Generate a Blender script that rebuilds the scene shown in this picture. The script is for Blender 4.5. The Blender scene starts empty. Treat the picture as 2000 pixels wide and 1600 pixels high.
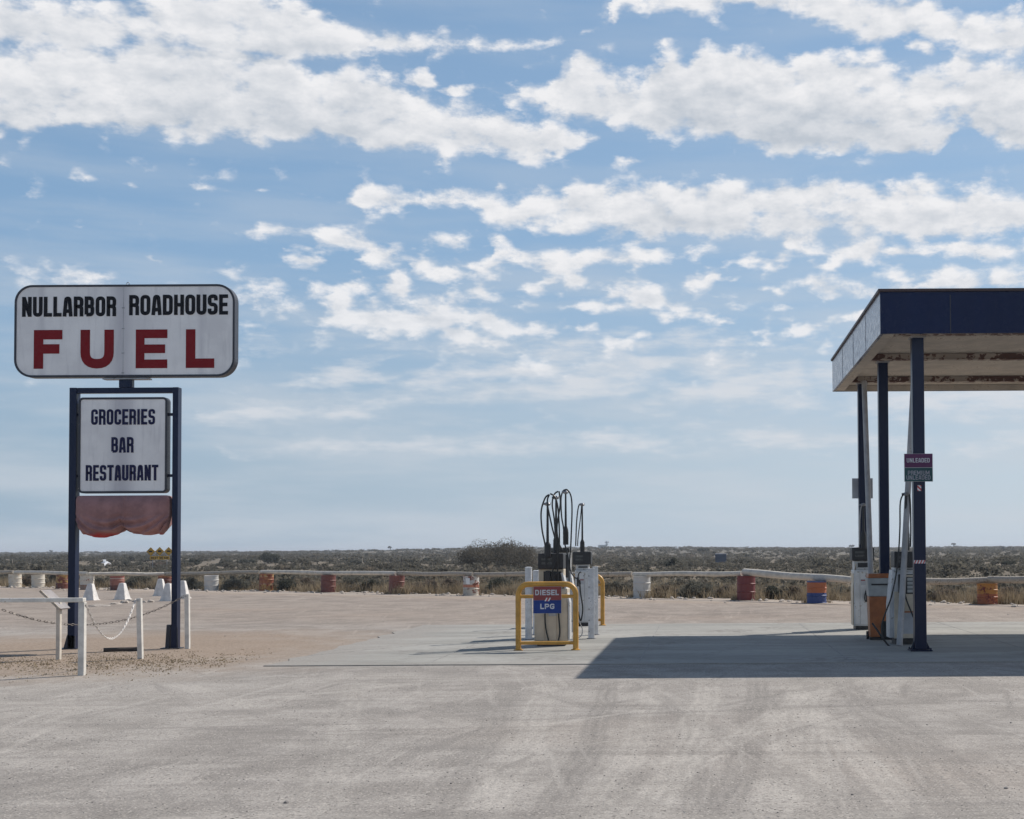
import bpy, bmesh, math, random
import numpy as np
from mathutils import Vector, Matrix, Euler
R = math.radians
scene = bpy.context.scene
col = scene.collection
random.seed(7); rng = np.random.default_rng(7)

# ------------------------------------------------------------------ camera
F = 2700.0; X0 = 1370.0; Y0 = 994.0; PITCH = 0.03; ROLL = -0.0055; EYE = 1.6
cam_d = bpy.data.cameras.new('camera'); cam = bpy.data.objects.new('camera', cam_d); col.objects.link(cam)
cam_d.sensor_width = 36; cam_d.lens = 36 * F / 2000
cam_d.shift_x = (1000 - X0) / 2000; cam_d.shift_y = (Y0 - 800) / 2000
cam_d.clip_start = 0.1; cam_d.clip_end = 20000
CM = Matrix.Rotation(math.pi / 2 + PITCH, 3, 'X') @ Matrix.Rotation(ROLL, 3, 'Z')
cam.matrix_world = Matrix.Translation((0, 0, EYE)) @ CM.to_4x4()
scene.camera = cam
def ray(px, py):
    return CM @ Vector(((px - X0) / F, -(py - Y0) / F, -1))
def G(px, py, z=0.0):                      # where the line of sight meets the level z
    d = ray(px, py); k = (z - EYE) / d.z
    return Vector((0, 0, EYE)) + d * k
def D(px, py, Y):                          # the point at distance Y
    d = ray(px, py); return Vector((0, 0, EYE)) + d * (Y / d.y)
def S(Y): return F / Y                     # picture units per metre at distance Y

# ------------------------------------------------------------------ light
SUNV = Vector((0.775, 0.675, 1.0)).normalized()
ELEV = math.asin(SUNV.z); AZ = math.atan2(SUNV.x, SUNV.y)
sun_d = bpy.data.lights.new('sun', 'SUN'); sun = bpy.data.objects.new('sun', sun_d); col.objects.link(sun)
sun_d.energy = 4.7; sun_d.angle = R(0.5); sun_d.color = (1.0, 0.94, 0.86)
sun.rotation_euler = SUNV.to_track_quat('Z', 'Y').to_euler(); sun.location = (20, 20, 40)
scene.view_settings.view_transform = 'Standard'; scene.view_settings.look = 'None'
scene.view_settings.exposure = 0.0; scene.view_settings.gamma = 1

# ------------------------------------------------------------------ sky with clouds
world = bpy.data.worlds.new('World'); scene.world = world; world.use_nodes = True

def build_world():
    nt = world.node_tree; N = nt.nodes; L = nt.links
    for n in list(N): N.remove(n)
    def put(n, ins):
        for i, v in enumerate(ins):
            if isinstance(v, bpy.types.NodeSocket): L.new(v, n.inputs[i])
            elif v is not None: n.inputs[i].default_value = v
        return n
    def mth(op, *a):
        n = N.new('ShaderNodeMath'); n.operation = op; return put(n, a).outputs[0]
    def vm(op, *a):
        n = N.new('ShaderNodeVectorMath'); n.operation = op; put(n, a)
        return n.outputs['Value'] if op == 'LENGTH' else n.outputs[0]
    def mr(x, a, b, c, d_, smooth_=True):
        n = N.new('ShaderNodeMapRange'); n.interpolation_type = 'SMOOTHSTEP' if smooth_ else 'LINEAR'
        L.new(x, n.inputs[0])
        for i, v in enumerate((a, b, c, d_)): n.inputs[i+1].default_value = v
        return n.outputs[0]
    def nz(scale, detail, rough, vec):
        n = N.new('ShaderNodeTexNoise'); n.inputs['Scale'].default_value = scale; n.inputs['Detail'].default_value = detail; n.inputs['Roughness'].default_value = rough
        L.new(vec, n.inputs['Vector']); return n
    def mixc(fac, a, b):
        n = N.new('ShaderNodeMix'); n.data_type = 'RGBA'
        for sck, v in ((n.inputs[0], fac), (n.inputs[6], a), (n.inputs[7], b)):
            if isinstance(v, bpy.types.NodeSocket): L.new(v, sck)
            else: sck.default_value = v
        return n.outputs[2]
    tc = N.new('ShaderNodeTexCoord'); sep = N.new('ShaderNodeSeparateXYZ'); L.new(tc.outputs['Generated'], sep.inputs[0])
    az = mth('ARCTAN2', sep.outputs[0], sep.outputs[1])
    hyp = mth('SQRT', mth('ADD', mth('MULTIPLY', sep.outputs[0], sep.outputs[0]), mth('MULTIPLY', sep.outputs[1], sep.outputs[1])))
    el = mth('ARCTAN2', sep.outputs[2], hyp)
    cb = N.new('ShaderNodeCombineXYZ'); L.new(az, cb.inputs[0]); L.new(el, cb.inputs[1]); p0 = cb.outputs[0]
    n1 = nz(30, 4, .6, vm('MULTIPLY', p0, (1, 1.7, 1)))
    q = vm('ADD', p0, vm('MULTIPLY', vm('SUBTRACT', n1.outputs['Color'], (0.5, 0.5, 0.5)), (0.040, 0.022, 0)))
    sq = N.new('ShaderNodeSeparateXYZ'); L.new(q, sq.inputs[0]); u, v = sq.outputs[0], sq.outputs[1]
    U0, U1, V1 = -.56, .30, .50
    un = mth('MULTIPLY_ADD', u, 1/(U1-U0), -U0/(U1-U0))
    def ang(px, py):
        d = ray(px, py); return math.atan2(d.x, d.y), math.atan2(d.z, math.hypot(d.x, d.y))
    def curve(pts):
        n = N.new('ShaderNodeFloatCurve'); L.new(un, n.inputs['Value']); c = n.mapping.curves[0]
        P = sorted(((a_-U0)/(U1-U0), b_/V1) for a_, b_ in (ang(x, y) for x, y in pts))
        c.points[0].location = P[0]; c.points[1].location = P[-1]
        for xy in P[1:-1]: c.points.new(*xy)
        for k in c.points: k.handle_type = 'VECTOR'
        n.mapping.extend = 'HORIZONTAL'; n.mapping.update()
        return n.outputs[0]
    rows = [
     ((-140,100,262),(0,95,262),(100,85,268),(200,92,262),(300,70,268),(400,70,272),(500,90,280),(560,112,280),(620,150,285),(680,122,288),(745,132,293),(800,175,298),(860,195,300),(920,205,300),(1000,225,310),(1050,235,320),(1100,240,295),(1170,265,272),(1230,300,270)),
     ((-140,-30,70),(0,-20,72),(150,10,100),(300,0,105),(450,-20,118),(560,-10,122),(700,50,100),(850,62,94),(1000,76,92),(1050,86,84),(1190,60,40),(1215,-30,16),(1400,-40,20),(1460,-40,25),(1600,-40,45),(1700,-20,75),(1800,-20,85),(1880,20,100),(2000,30,115),(2100,30,115)),
     ((900,190,165),(960,172,178),(1000,160,195),(1060,170,215),(1100,122,225),(1140,106,235),(1200,140,245),(1250,150,255),(1290,80,262),(1340,110,268),(1380,88,272),(1440,100,285),(1500,100,298),(1560,110,305),(1600,93,305),(1660,105,285),(1720,110,290),(1780,130,300),(1840,125,285),(1880,95,250),(1930,110,280),(1980,120,295),(2100,130,300)),
     ((650,395,375),(688,375,396),(710,360,410),(760,370,410),(815,375,408),(832,390,398),(880,366,420),(930,370,430),(990,385,445),(1060,370,455),(1120,362,460),(1190,365,462),(1240,358,462),(1290,324,462),(1330,350,462),(1380,360,464),(1425,343,466),(1480,358,466),(1550,343,468),(1600,355,470),(1680,360,465),(1740,355,462),(1810,346,462),(1870,365,455),(1950,372,455),(2100,375,450)),
     ((430,470,440),(480,452,460),(560,430,472),(640,435,488),(700,447,500),(735,470,530),(765,492,522),(785,515,505),(800,500,535),(850,498,541),(910,530,540),(935,540,515),(955,470,515),(985,466,526),(1030,490,526),(1100,490,525),(1180,480,520),(1220,472,518),(1300,485,500),(1330,505,480),(1500,500,470),(1545,466,486),(1600,480,508),(1680,470,515),(1760,480,505),(1850,472,502),(1950,470,500),(2100,470,500)),
     ((490,620,600),(535,600,606),(580,592,615),(640,608,642),(700,590,652),(760,600,657),(850,588,652),(900,586,640),(960,600,647),(1000,615,652),(1060,625,652),(1120,630,640),(1135,600,560),(1150,540,570),(1200,558,590),(1212,575,590),(1240,560,605),(1270,556,613),(1340,598,613),(1360,620,595),(1500,580,540),(1525,540,558),(1580,528,566),(1660,545,587),(1720,572,602),(1760,560,582),(1800,546,567),(1900,533,567),(2100,533,570)),
    ]
    soft = [
     ((380,760,620),(430,710,665),(470,680,692),(560,678,694),(640,680,690),(700,672,690),(850,660,690),(1000,650,680),(1150,652,676),(1250,642,692),(1330,636,692),(1420,648,686),(1520,660,670),(1560,720,630),(2100,720,630)),
     ((330,880,750),(380,796,815),(500,768,830),(640,778,824),(700,760,820),(860,706,770),(1000,690,784),(1150,680,795),(1300,690,784),(1450,696,800),(1600,700,810),(1800,710,820),(2100,700,820)),
     ((380,900,800),(460,872,895),(700,835,880),(900,850,890),(1200,830,885),(1500,835,880),(1750,850,880),(2100,850,880)),
     ((340,800,690),(380,765,725),(450,742,752),(600,730,740),(700,700,728),(900,668,700),(1100,672,690),(1300,660,680),(1500,672,690),(2100,680,690)),
     ((380,800,700),(470,770,725),(530,735,750),(650,712,752),(760,720,748),(850,765,715),(1000,830,690),(2100,830,690)),
    ]
    def env(row, st, sb, cap):
        T = mth('MULTIPLY', curve([(x, t) for x, t, b in row]), V1*F/st); B = mth('MULTIPLY', curve([(x, b) for x, t, b in row]), V1*F/sb)
        up = mth('SUBTRACT', T, mth('MULTIPLY', v, F/st)); dn = mth('SUBTRACT', mth('MULTIPLY', v, F/sb), B)
        deep_.append(mth('MINIMUM', up, mth('MULTIPLY', mth('ADD', dn, .7), 8)))
        return mth('MINIMUM', mth('MINIMUM', up, dn), cap)
    deep_ = []
    cur = None
    for r_ in rows:
        e = env(r_, 26, 20, 1.25); cur = e if cur is None else mth('MAXIMUM', cur, e)
    for cx, cy, rx, ry, s in [(822,158,26,11,1.0),(878,174,36,9,.8),(1130,548,26,12,.9),(1230,320,24,9,.6),(1355,492,26,7,.5),(675,565,46,13,.8),(505,588,26,10,.8),(1350,552,28,10,.5),(310,508,10,6,.6),(180,540,50,7,.45),(1720,115,40,12,.7),(1800,95,30,10,.6)]:
        a_, b_ = ang(cx, cy); iu, iv = F/(rx*1.2), F/(ry*1.25)
        cur = mth('MAXIMUM', cur, mth('MULTIPLY_ADD', vm('LENGTH', vm('MULTIPLY_ADD', q, (iu, iv, 0), (-a_*iu, -b_*iv, 0))), -s*1.3, s*1.3))
    cur = mth('MAXIMUM', cur, -2.2)
    pf = nz(24, 3, .55, vm('MULTIPLY', p0, (1, 2.3, 1)))
    zone = mth('MULTIPLY', mth('MULTIPLY', mr(el, .115, .16, 0, 1), mr(el, .20, .245, 1, 0)), mth('MULTIPLY', mr(az, -.36, -.27, 0, 1), mr(az, .10, .2, 1, .5)))
    cur = mth('MAXIMUM', cur, mth('SUBTRACT', mth('MULTIPLY', mth('MULTIPLY', mth('SUBTRACT', pf.outputs['Fac'], .44), 7.0), zone), .75))
    def detail(vec):
        a_ = nz(36, 9, .62, vm('MULTIPLY', vec, (1, 1.8, 1)))
        return a_
    n2 = detail(p0); n2b = detail(vm('ADD', p0, (0.0045, 0.008, 0)))
    big = nz(9, 3, .5, vm('MULTIPLY', p0, (1, 2.2, 1)))
    vo = N.new('ShaderNodeTexVoronoi'); vo.feature = 'SMOOTH_F1'; vo.inputs['Scale'].default_value = 60
    L.new(vm('ADD', vm('MULTIPLY', p0, (1, 1.3, 1)), vm('MULTIPLY', n2.outputs['Color'], (.02, .02, 0))), vo.inputs['Vector'])
    det = mth('ADD', mth('MULTIPLY', mth('SUBTRACT', n2.outputs['Fac'], .5), 3.9), mth('MULTIPLY', mth('SUBTRACT', .42, vo.outputs['Distance']), 1.9))
    det = mth('ADD', det, mth('MULTIPLY', mth('SUBTRACT', big.outputs['Fac'], .5), 1.6))
    f0 = mth('ADD', cur, mth('MULTIPLY', det, mr(cur, -1.5, -.35, .35, 1.0)))
    cov = mr(f0, -0.48, 0.95, 0.0, 1.0)
    sf = None
    for r_ in soft:
        e = env(r_, 40, 30, .8); sf = e if sf is None else mth('MAXIMUM', sf, e)
    strk = nz(17, 7, .62, vm('MULTIPLY', p0, (1, 4.0, 1)))
    f1 = mth('ADD', sf, mth('MULTIPLY', mth('SUBTRACT', strk.outputs['Fac'], .5), 5.0))
    cov2 = mr(f1, -.3, 1.5, 0, .85)
    lit = mr(mth('SUBTRACT', n2.outputs['Fac'], n2b.outputs['Fac']), -.20, .16, 0.0, 1.0, False)
    thick = mr(mth('MULTIPLY_ADD', mth('SUBTRACT', big.outputs['Fac'], .5), 3.0, f0), .6, 3.2, 1.0, .15)
    shade = mth('MULTIPLY_ADD', lit, .62, mth('MULTIPLY', thick, .42))
    shade = mth('ADD', shade, mth('MULTIPLY', mth('SUBTRACT', .35, vo.outputs['Distance']), .5))
    U = None
    for d_ in deep_[:4]: U = d_ if U is None else mth('MAXIMUM', U, d_)
    shade = mth('SUBTRACT', shade, mth('MULTIPLY', mr(mth('MULTIPLY_ADD', mth('SUBTRACT', big.outputs['Fac'], .5), 4.0, U), 1.3, 5.5, 0, 1), .42))
    shade = mr(shade, -.05, .95, 0, 1, False)
    sky = N.new('ShaderNodeTexSky'); sky.sky_type = 'NISHITA'; sky.sun_disc = False
    sky.sun_elevation = ELEV; sky.sun_rotation = AZ; sky.altitude = 0; sky.air_density = 1.0; sky.dust_density = .6; sky.ozone_density = 1.5
    base = mixc(1.0, sky.outputs[0], (.84, 1.0, 1.10, 1)); base.node.blend_type = 'MULTIPLY'
    # pale dry haze towards the horizon, brighter on the sun's side
    hzh = mixc(mr(az, -.6, .35, 0, 1), (2.9, 4.75, 7.2, 1), (3.9, 5.7, 7.9, 1))
    hz = mixc(mr(az, -.6, .35, 0, 1), (3.75, 5.1, 6.5, 1), (6.2, 7.2, 8.2, 1))
    hz = mixc(mr(el, .03, .24, 0, 1), hz, hzh)
    base = mixc(mth('MULTIPLY', mr(el, -.02, .40, .95, .55), mr(el, .42, .75, 1, 0)), base, hz)
    nv = nz(5, 5, .55, vm('MULTIPLY', p0, (1.0, 7.0, 1)))
    veil = mth('MULTIPLY', mr(nv.outputs['Fac'], .36, .70, 0.0, .7), mr(el, .03, .32, .9, .25))
    c1 = mixc(veil, base, (6.6, 7.2, 7.9, 1))
    c1 = mixc(cov2, c1, (7.9, 8.2, 8.7, 1))
    cc = mixc(shade, (5.9, 6.45, 7.2, 1), (9.9, 9.9, 10.1, 1))
    low = mth('MULTIPLY', mr(el, 0.10, 0.22, 0.8, 1.0), mr(el, .075, .13, 0, 1))
    high = mr(el, .42, .7, 1.0, 0.0)
    c2 = mixc(mth('MULTIPLY', cov, mth('MULTIPLY', low, high)), c1, cc)
    bg = N.new('ShaderNodeBackground'); L.new(c2, bg.inputs[0]); bg.inputs[1].default_value = SKYK
    out = N.new('ShaderNodeOutputWorld'); L.new(bg.outputs[0], out.inputs[0])
SKYK = 0.088
build_world()

# ------------------------------------------------------------------ materials
def new_mat(name):
    m = bpy.data.materials.new(name); m.use_nodes = True
    nt = m.node_tree; b = nt.nodes['Principled BSDF']; return m, nt, b
def mixrgb(nt, fac, a, b, bt='MIX'):
    n = nt.nodes.new('ShaderNodeMix'); n.data_type = 'RGBA'; n.blend_type = bt
    for s, v in ((n.inputs[0], fac), (n.inputs[6], a), (n.inputs[7], b)):
        if isinstance(v, bpy.types.NodeSocket): nt.links.new(v, s)
        else: s.default_value = v if not isinstance(v, tuple) or len(v) == 4 else (*v, 1)
    return n.outputs[2]
def noise(nt, scale, detail=4, rough=.55, vec=None, out='Fac'):
    n = nt.nodes.new('ShaderNodeTexNoise'); n.inputs['Scale'].default_value = scale; n.inputs['Detail'].default_value = detail; n.inputs['Roughness'].default_value = rough
    if vec is not None: nt.links.new(vec, n.inputs['Vector'])
    return n.outputs[out]
def coords(nt, kind='Object', scale=None, rot=0):
    t = nt.nodes.new('ShaderNodeTexCoord'); o = t.outputs[kind]
    if scale is not None:
        mp = nt.nodes.new('ShaderNodeMapping'); mp.inputs['Scale'].default_value = scale; mp.inputs['Rotation'].default_value = (0, 0, rot)
        nt.links.new(o, mp.inputs[0]); o = mp.outputs[0]
    return o
def ramp(nt, x, a, b, c=0.0, d=1.0):
    n = nt.nodes.new('ShaderNodeMapRange'); nt.links.new(x, n.inputs[0]); n.interpolation_type = 'SMOOTHSTEP'
    for i, v in enumerate((a, b, c, d)): n.inputs[i + 1].default_value = v
    return n.outputs[0]
def M2(nt, op, *a):
    n = nt.nodes.new('ShaderNodeMath'); n.operation = op
    for i, v in enumerate(a):
        if isinstance(v, bpy.types.NodeSocket): nt.links.new(v, n.inputs[i])
        else: n.inputs[i].default_value = v
    return n.outputs[0]
def bump(nt, b, h, strength=.3, dist=.02):
    n = nt.nodes.new('ShaderNodeBump'); n.inputs['Strength'].default_value = strength; n.inputs['Distance'].default_value = dist
    nt.links.new(h, n.inputs['Height']); nt.links.new(n.outputs[0], b.inputs['Normal'])
def paint(name, c, rough=.45, wear=None, amt=.3, scale=6, metal=0, var=.18, spec=.5, bmp=.05, streak=False):
    m, nt, b = new_mat(name)
    co = coords(nt, 'Object', (1, 1, .25) if streak else None)
    n1 = noise(nt, scale * .5, 5, .6, co); n2 = noise(nt, scale * 4, 4, .6, coords(nt))
    c0 = tuple(x * (1 - var) for x in c); c1 = tuple(min(1, x * (1 + var)) for x in c)
    base = mixrgb(nt, ramp(nt, n1, .3, .7), c0, c1)
    if wear is not None:
        w = M2(nt, 'MULTIPLY_ADD', n2, .5, M2(nt, 'MULTIPLY', n1, .5))
        th = .68 - amt * .36
        base = mixrgb(nt, ramp(nt, w, th, th + .05), base, wear)
    nt.links.new(base, b.inputs['Base Color'])
    b.inputs['Metallic'].default_value = metal; b.inputs['Specular IOR Level'].default_value = spec
    b.inputs['Roughness'].default_value = rough
    if bmp: nt.links.new(ramp(nt, n2, .3, .7, max(.02, rough - .08), min(1, rough + .1)), b.inputs['Roughness'])
    if bmp: bump(nt, b, n2, bmp, .01)
    return m

M = {}
M['navy'] = paint('navy_paint', (.004, .011, .040), .30, var=.10, scale=1.5, spec=.25, bmp=0)
M['navy_fascia'] = paint('navy_fascia_sheet', (.004, .014, .058), .22, (.015, .024, .055), .10, 1.2, var=.16, spec=.15, bmp=.012, streak=True)
M['fascia_side'] = paint('sky_sheen_fascia_sheet', (.23, .25, .31), .22, (.11, .12, .18), .35, 2.2, var=.12, spec=.5, bmp=.02, streak=True)  # navy side made pale: grazing sky reflection painted into the base colour
M['signframe'] = paint('dark_sign_frame', (.02, .022, .035), .4, (.25, .22, .2), .08, 9)
M['signface'] = paint('white_sign_acrylic', (.60, .60, .63), .35, var=.10, scale=1.1, bmp=.02)
M['ink'] = paint('black_sign_lettering', (.004, .005, .010), .6, var=.1, spec=.2)
M['inkblue'] = paint('blue_sign_lettering', (.010, .012, .055), .6, var=.1, spec=.2)
M['red'] = paint('red_sign_lettering', (.19, .006, .011), .6, var=.08, spec=.2)
M['white_post'] = paint('weathered_white_paint', (.62, .59, .54), .6, (.30, .22, .15), .22, 14)
M['white_steel'] = paint('white_painted_steel', (.60, .61, .63), .4, (.10, .09, .09), .22, 16)
M['cream'] = paint('cream_pump_panel', (.56, .48, .37), .5, (.42, .34, .25), .2, 5)
M['pumpwhite'] = paint('white_pump_panel', (.56, .56, .56), .4, (.36, .33, .29), .34, 4)
M['black'] = paint('black_plastic', (.014, .014, .017), .45, (.05, .05, .05), .15, 10)
M['rubber'] = paint('black_rubber_hose', (.012, .012, .013), .42, var=.2)
M['steel'] = paint('grey_steel', (.28, .28, .29), .35, (.12, .09, .08), .15, 12, metal=.5)
M['yellow'] = paint('yellow_guard_paint', (.52, .27, .045), .45, (.16, .09, .05), .10, 14)
M['bluesign'] = paint('blue_sign_panel', (.018, .045, .20), .5, spec=.2)
M['redsign'] = paint('dark_red_sign_panel', (.24, .035, .035), .4)
M['plumsign'] = paint('plum_sign_panel', (.11, .035, .095), .5, spec=.2)
M['tealsign'] = paint('dark_teal_sign_panel', (.028, .075, .080), .5, spec=.2)
M['greysign'] = paint('bare_sign_back', (.42, .43, .45), .45)
M['lettergrey'] = paint('pale_grey_lettering', (.55, .55, .58), .5)
M['letterdim'] = paint('faded_grey_lettering', (.30, .29, .33), .5)
M['red2'] = paint('red_reflective', (.5, .05, .05), .4); M['white2'] = paint('white_reflective', (.7, .7, .7), .4)
M['soffit'] = paint('old_soffit_lining', (.47, .41, .345), .7, (.26, .19, .14), .28, 5)
M['beam'] = paint('rusting_cream_beam', (.42, .35, .29), .6, (.11, .05, .035), .56, 2.2, streak=False)
M['strut'] = paint('pale_grey_pipe', (.36, .35, .35), .5, (.2, .17, .15), .2, 8)
M['binorange'] = paint('orange_bin_plastic', (.36, .115, .035), .45, (.5, .35, .2), .12, 12)
M['bingrey'] = paint('grey_bin_panel', (.36, .37, .36), .5, (.2, .2, .2), .15, 8)
M['concwhite'] = paint('whitewashed_concrete', (.66, .63, .60), .8, (.38, .33, .28), .25, 10, bmp=.3)
M['timber'] = paint('weathered_grey_timber', (.40, .35, .29), .8, (.20, .16, .12), .4, 9, bmp=.4)
M['timberpale'] = paint('sunbleached_timber', (.56, .51, .44), .8, (.34, .28, .22), .25, 9, bmp=.4)
M['darkwood'] = paint('dark_old_timber', (.05, .04, .035), .8, bmp=.4)
M['chain'] = paint('galvanised_chain', (.15, .13, .115), .5, (.14, .10, .08), .3, 40, metal=.3)
M['rope'] = paint('white_plastic_chain', (.62, .58, .54), .6)
M['board'] = paint('faded_information_panel', (.27, .25, .25), .5, (.17, .17, .16), .3, 5)
M['signyellow'] = paint('yellow_warning_panel', (.62, .33, .02), .5)
M['bark'] = paint('grey_bark', (.12, .09, .07), .9, bmp=.5)
M['gull'] = paint('white_feathers', (.75, .75, .76), .8); M['gulldark'] = paint('dark_wing_feathers', (.08, .08, .09), .8)
M['rock'] = paint('pale_limestone', (.42, .37, .32), .9, (.25, .2, .17), .3, 4, bmp=.5)
M['farwhite'] = paint('faraway_white_sheet', (.62, .64, .66), .6); M['farblue'] = paint('faraway_dark_panel', (.06, .08, .12), .6)

def face_mat():
    m, nt, b = new_mat('white_sign_acrylic'); co = coords(nt)
    sp = nt.nodes.new('ShaderNodeSeparateXYZ'); nt.links.new(co, sp.inputs[0])
    n1 = noise(nt, 1.6, 5, .6, co); n2 = noise(nt, 3, 5, .6, coords(nt, 'Object', (5, 1, .5)))
    c = mixrgb(nt, ramp(nt, n1, .35, .7), (.80, .79, .79), (.68, .67, .68))
    c = mixrgb(nt, ramp(nt, n2, .5, .75, 0, .4), c, (.52, .51, .53))
    seam = M2(nt, 'ADD', M2(nt, 'ABSOLUTE', sp.outputs[0]), M2(nt, 'MULTIPLY', M2(nt, 'SUBTRACT', n1, .5), .25))
    c = mixrgb(nt, ramp(nt, seam, 0.0, .30, .55, 0), c, (.36, .35, .40))
    for sx in (1, -1):      # grime lines along the hidden inner struts
        d = M2(nt, 'ABSOLUTE', M2(nt, 'ADD', M2(nt, 'ABSOLUTE', sp.outputs[0]), M2(nt, 'MULTIPLY_ADD', sp.outputs[2], -.9, .0)) ) if sx == 1 else M2(nt, 'ABSOLUTE', M2(nt, 'SUBTRACT', M2(nt, 'ABSOLUTE', sp.outputs[0]), 1.35))
        if sx == 1: d = M2(nt, 'ABSOLUTE', M2(nt, 'SUBTRACT', d, -4.0)); 
        c = mixrgb(nt, ramp(nt, d, 0, .10, .35 if sx < 0 else 0, 0), c, (.42, .41, .45))
    nt.links.new(c, b.inputs['Base Color']); b.inputs['Roughness'].default_value = .4; return m
M['signface'] = face_mat()
def tarp_mat():
    m, nt, b = new_mat('faded_red_cloth')
    n1 = noise(nt, 3.5, 5, .6, coords(nt))
    sp = nt.nodes.new('ShaderNodeSeparateXYZ'); nt.links.new(coords(nt), sp.inputs[0])
    # cloth faded by years of sun on its taut face, still red in the gathered hem
    f = ramp(nt, M2(nt, 'MULTIPLY_ADD', n1, .16, sp.outputs[2]), 0.09, 0.19)
    c = mixrgb(nt, f, (.42, .035, .035), mixrgb(nt, ramp(nt, n1, .35, .65), (.25, .135, .135), (.36, .195, .19)))
    nt.links.new(c, b.inputs['Base Color']); b.inputs['Roughness'].default_value = .9
    bump(nt, b, noise(nt, 30, 3, .6, coords(nt)), .25, .01); return m
M['tarp'] = tarp_mat()

def drum_mat(name, bands, rust=.3, rustc=(.17, .05, .03), dents=.2):
    """bands: list of (z_from, colour) bottom to top"""
    m, nt, b = new_mat(name); co = coords(nt)
    sp = nt.nodes.new('ShaderNodeSeparateXYZ'); nt.links.new(co, sp.inputs[0])
    n1 = noise(nt, 4.5, 6, .65, co); n2 = noise(nt, 22, 4, .6, co)
    z = M2(nt, 'ADD', sp.outputs[2], M2(nt, 'MULTIPLY', M2(nt, 'SUBTRACT', n2, .5), .02))
    c = (*bands[0][1], 1)
    for z0, cc in bands[1:]:
        c = mixrgb(nt, M2(nt, 'GREATER_THAN', z, z0), c, cc)
    th = .66 - rust * .34
    w = M2(nt, 'MULTIPLY_ADD', n2, .35, M2(nt, 'MULTIPLY', n1, .65))
    rc = mixrgb(nt, n2, tuple(x * .6 for x in rustc), tuple(x * 1.5 for x in rustc))
    c = mixrgb(nt, ramp(nt, w, th, th + .03), c, rc)
    nt.links.new(c, b.inputs['Base Color']); b.inputs['Roughness'].default_value = .6
    bump(nt, b, w, .3, .01); return m

def leaf_mat(name, ca, cb_, cc_=None, transl=.25):
    m = bpy.data.materials.new(name); m.use_nodes = True; nt = m.node_tree
    b = nt.nodes['Principled BSDF']; b.inputs['Roughness'].default_value = .75; b.inputs['Specular IOR Level'].default_value = .2
    at = nt.nodes.new('ShaderNodeAttribute'); at.attribute_name = 'tint'
    c = mixrgb(nt, at.outputs['Fac'], ca, cb_)
    if cc_: c = mixrgb(nt, ramp(nt, at.outputs['Fac'], .72, .95), c, cc_)
    nt.links.new(c, b.inputs['Base Color'])
    tr = nt.nodes.new('ShaderNodeBsdfTranslucent'); nt.links.new(c, tr.inputs[0])
    mx = nt.nodes.new('ShaderNodeMixShader'); mx.inputs[0].default_value = transl
    nt.links.new(b.outputs[0], mx.inputs[1]); nt.links.new(tr.outputs[0], mx.inputs[2])
    nt.links.new(mx.outputs[0], nt.nodes['Material Output'].inputs[0]); return m
M['leaf_dark'] = leaf_mat('dark_olive_foliage', (.05, .054, .042), (.11, .112, .085), transl=.35)
M['leaf_grey'] = leaf_mat('grey_saltbush_foliage', (.10, .10, .082), (.165, .158, .13), transl=.4)
M['leaf_dome'] = leaf_mat('domed_bush_foliage', (.10, .09, .07), (.16, .14, .11), transl=.3)
M['leaf_brown'] = leaf_mat('dry_brown_brush', (.135, .108, .085), (.225, .182, .142), transl=.4)
M['scrub'] = leaf_mat('mixed_scrub', (.115, .109, .088), (.15, .136, .109), (.20, .168, .13), transl=.5)
M['straw'] = leaf_mat('dry_grass', (.20, .155, .10), (.42, .34, .23))

def edge_y(x): return 45.1 - .658 * x          # where the yard ends, along the drums
def smooth(a, b, t):
    t = max(0, min(1, (t - a) / (b - a))); return t * t * (3 - 2 * t)
def terrain(x, y):
    e = y - edge_y(x) - 2
    if e < 0: return 0.0
    z = 0.10 * math.sin(x * .21 + y * .13) * smooth(0, 30, e)
    z += .35 * math.sin(x * .021 + 1.3) * math.sin(y * .017 + .6) * smooth(20, 160, e)
    z += 2.5 * smooth(60, 1250, y) * (1 + .10 * math.sin(x * .006 + .5))
    z += 1.6 * math.exp(-((x + 45) / 95) ** 2 - ((y - 640) / 150) ** 2)
    return z

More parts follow.
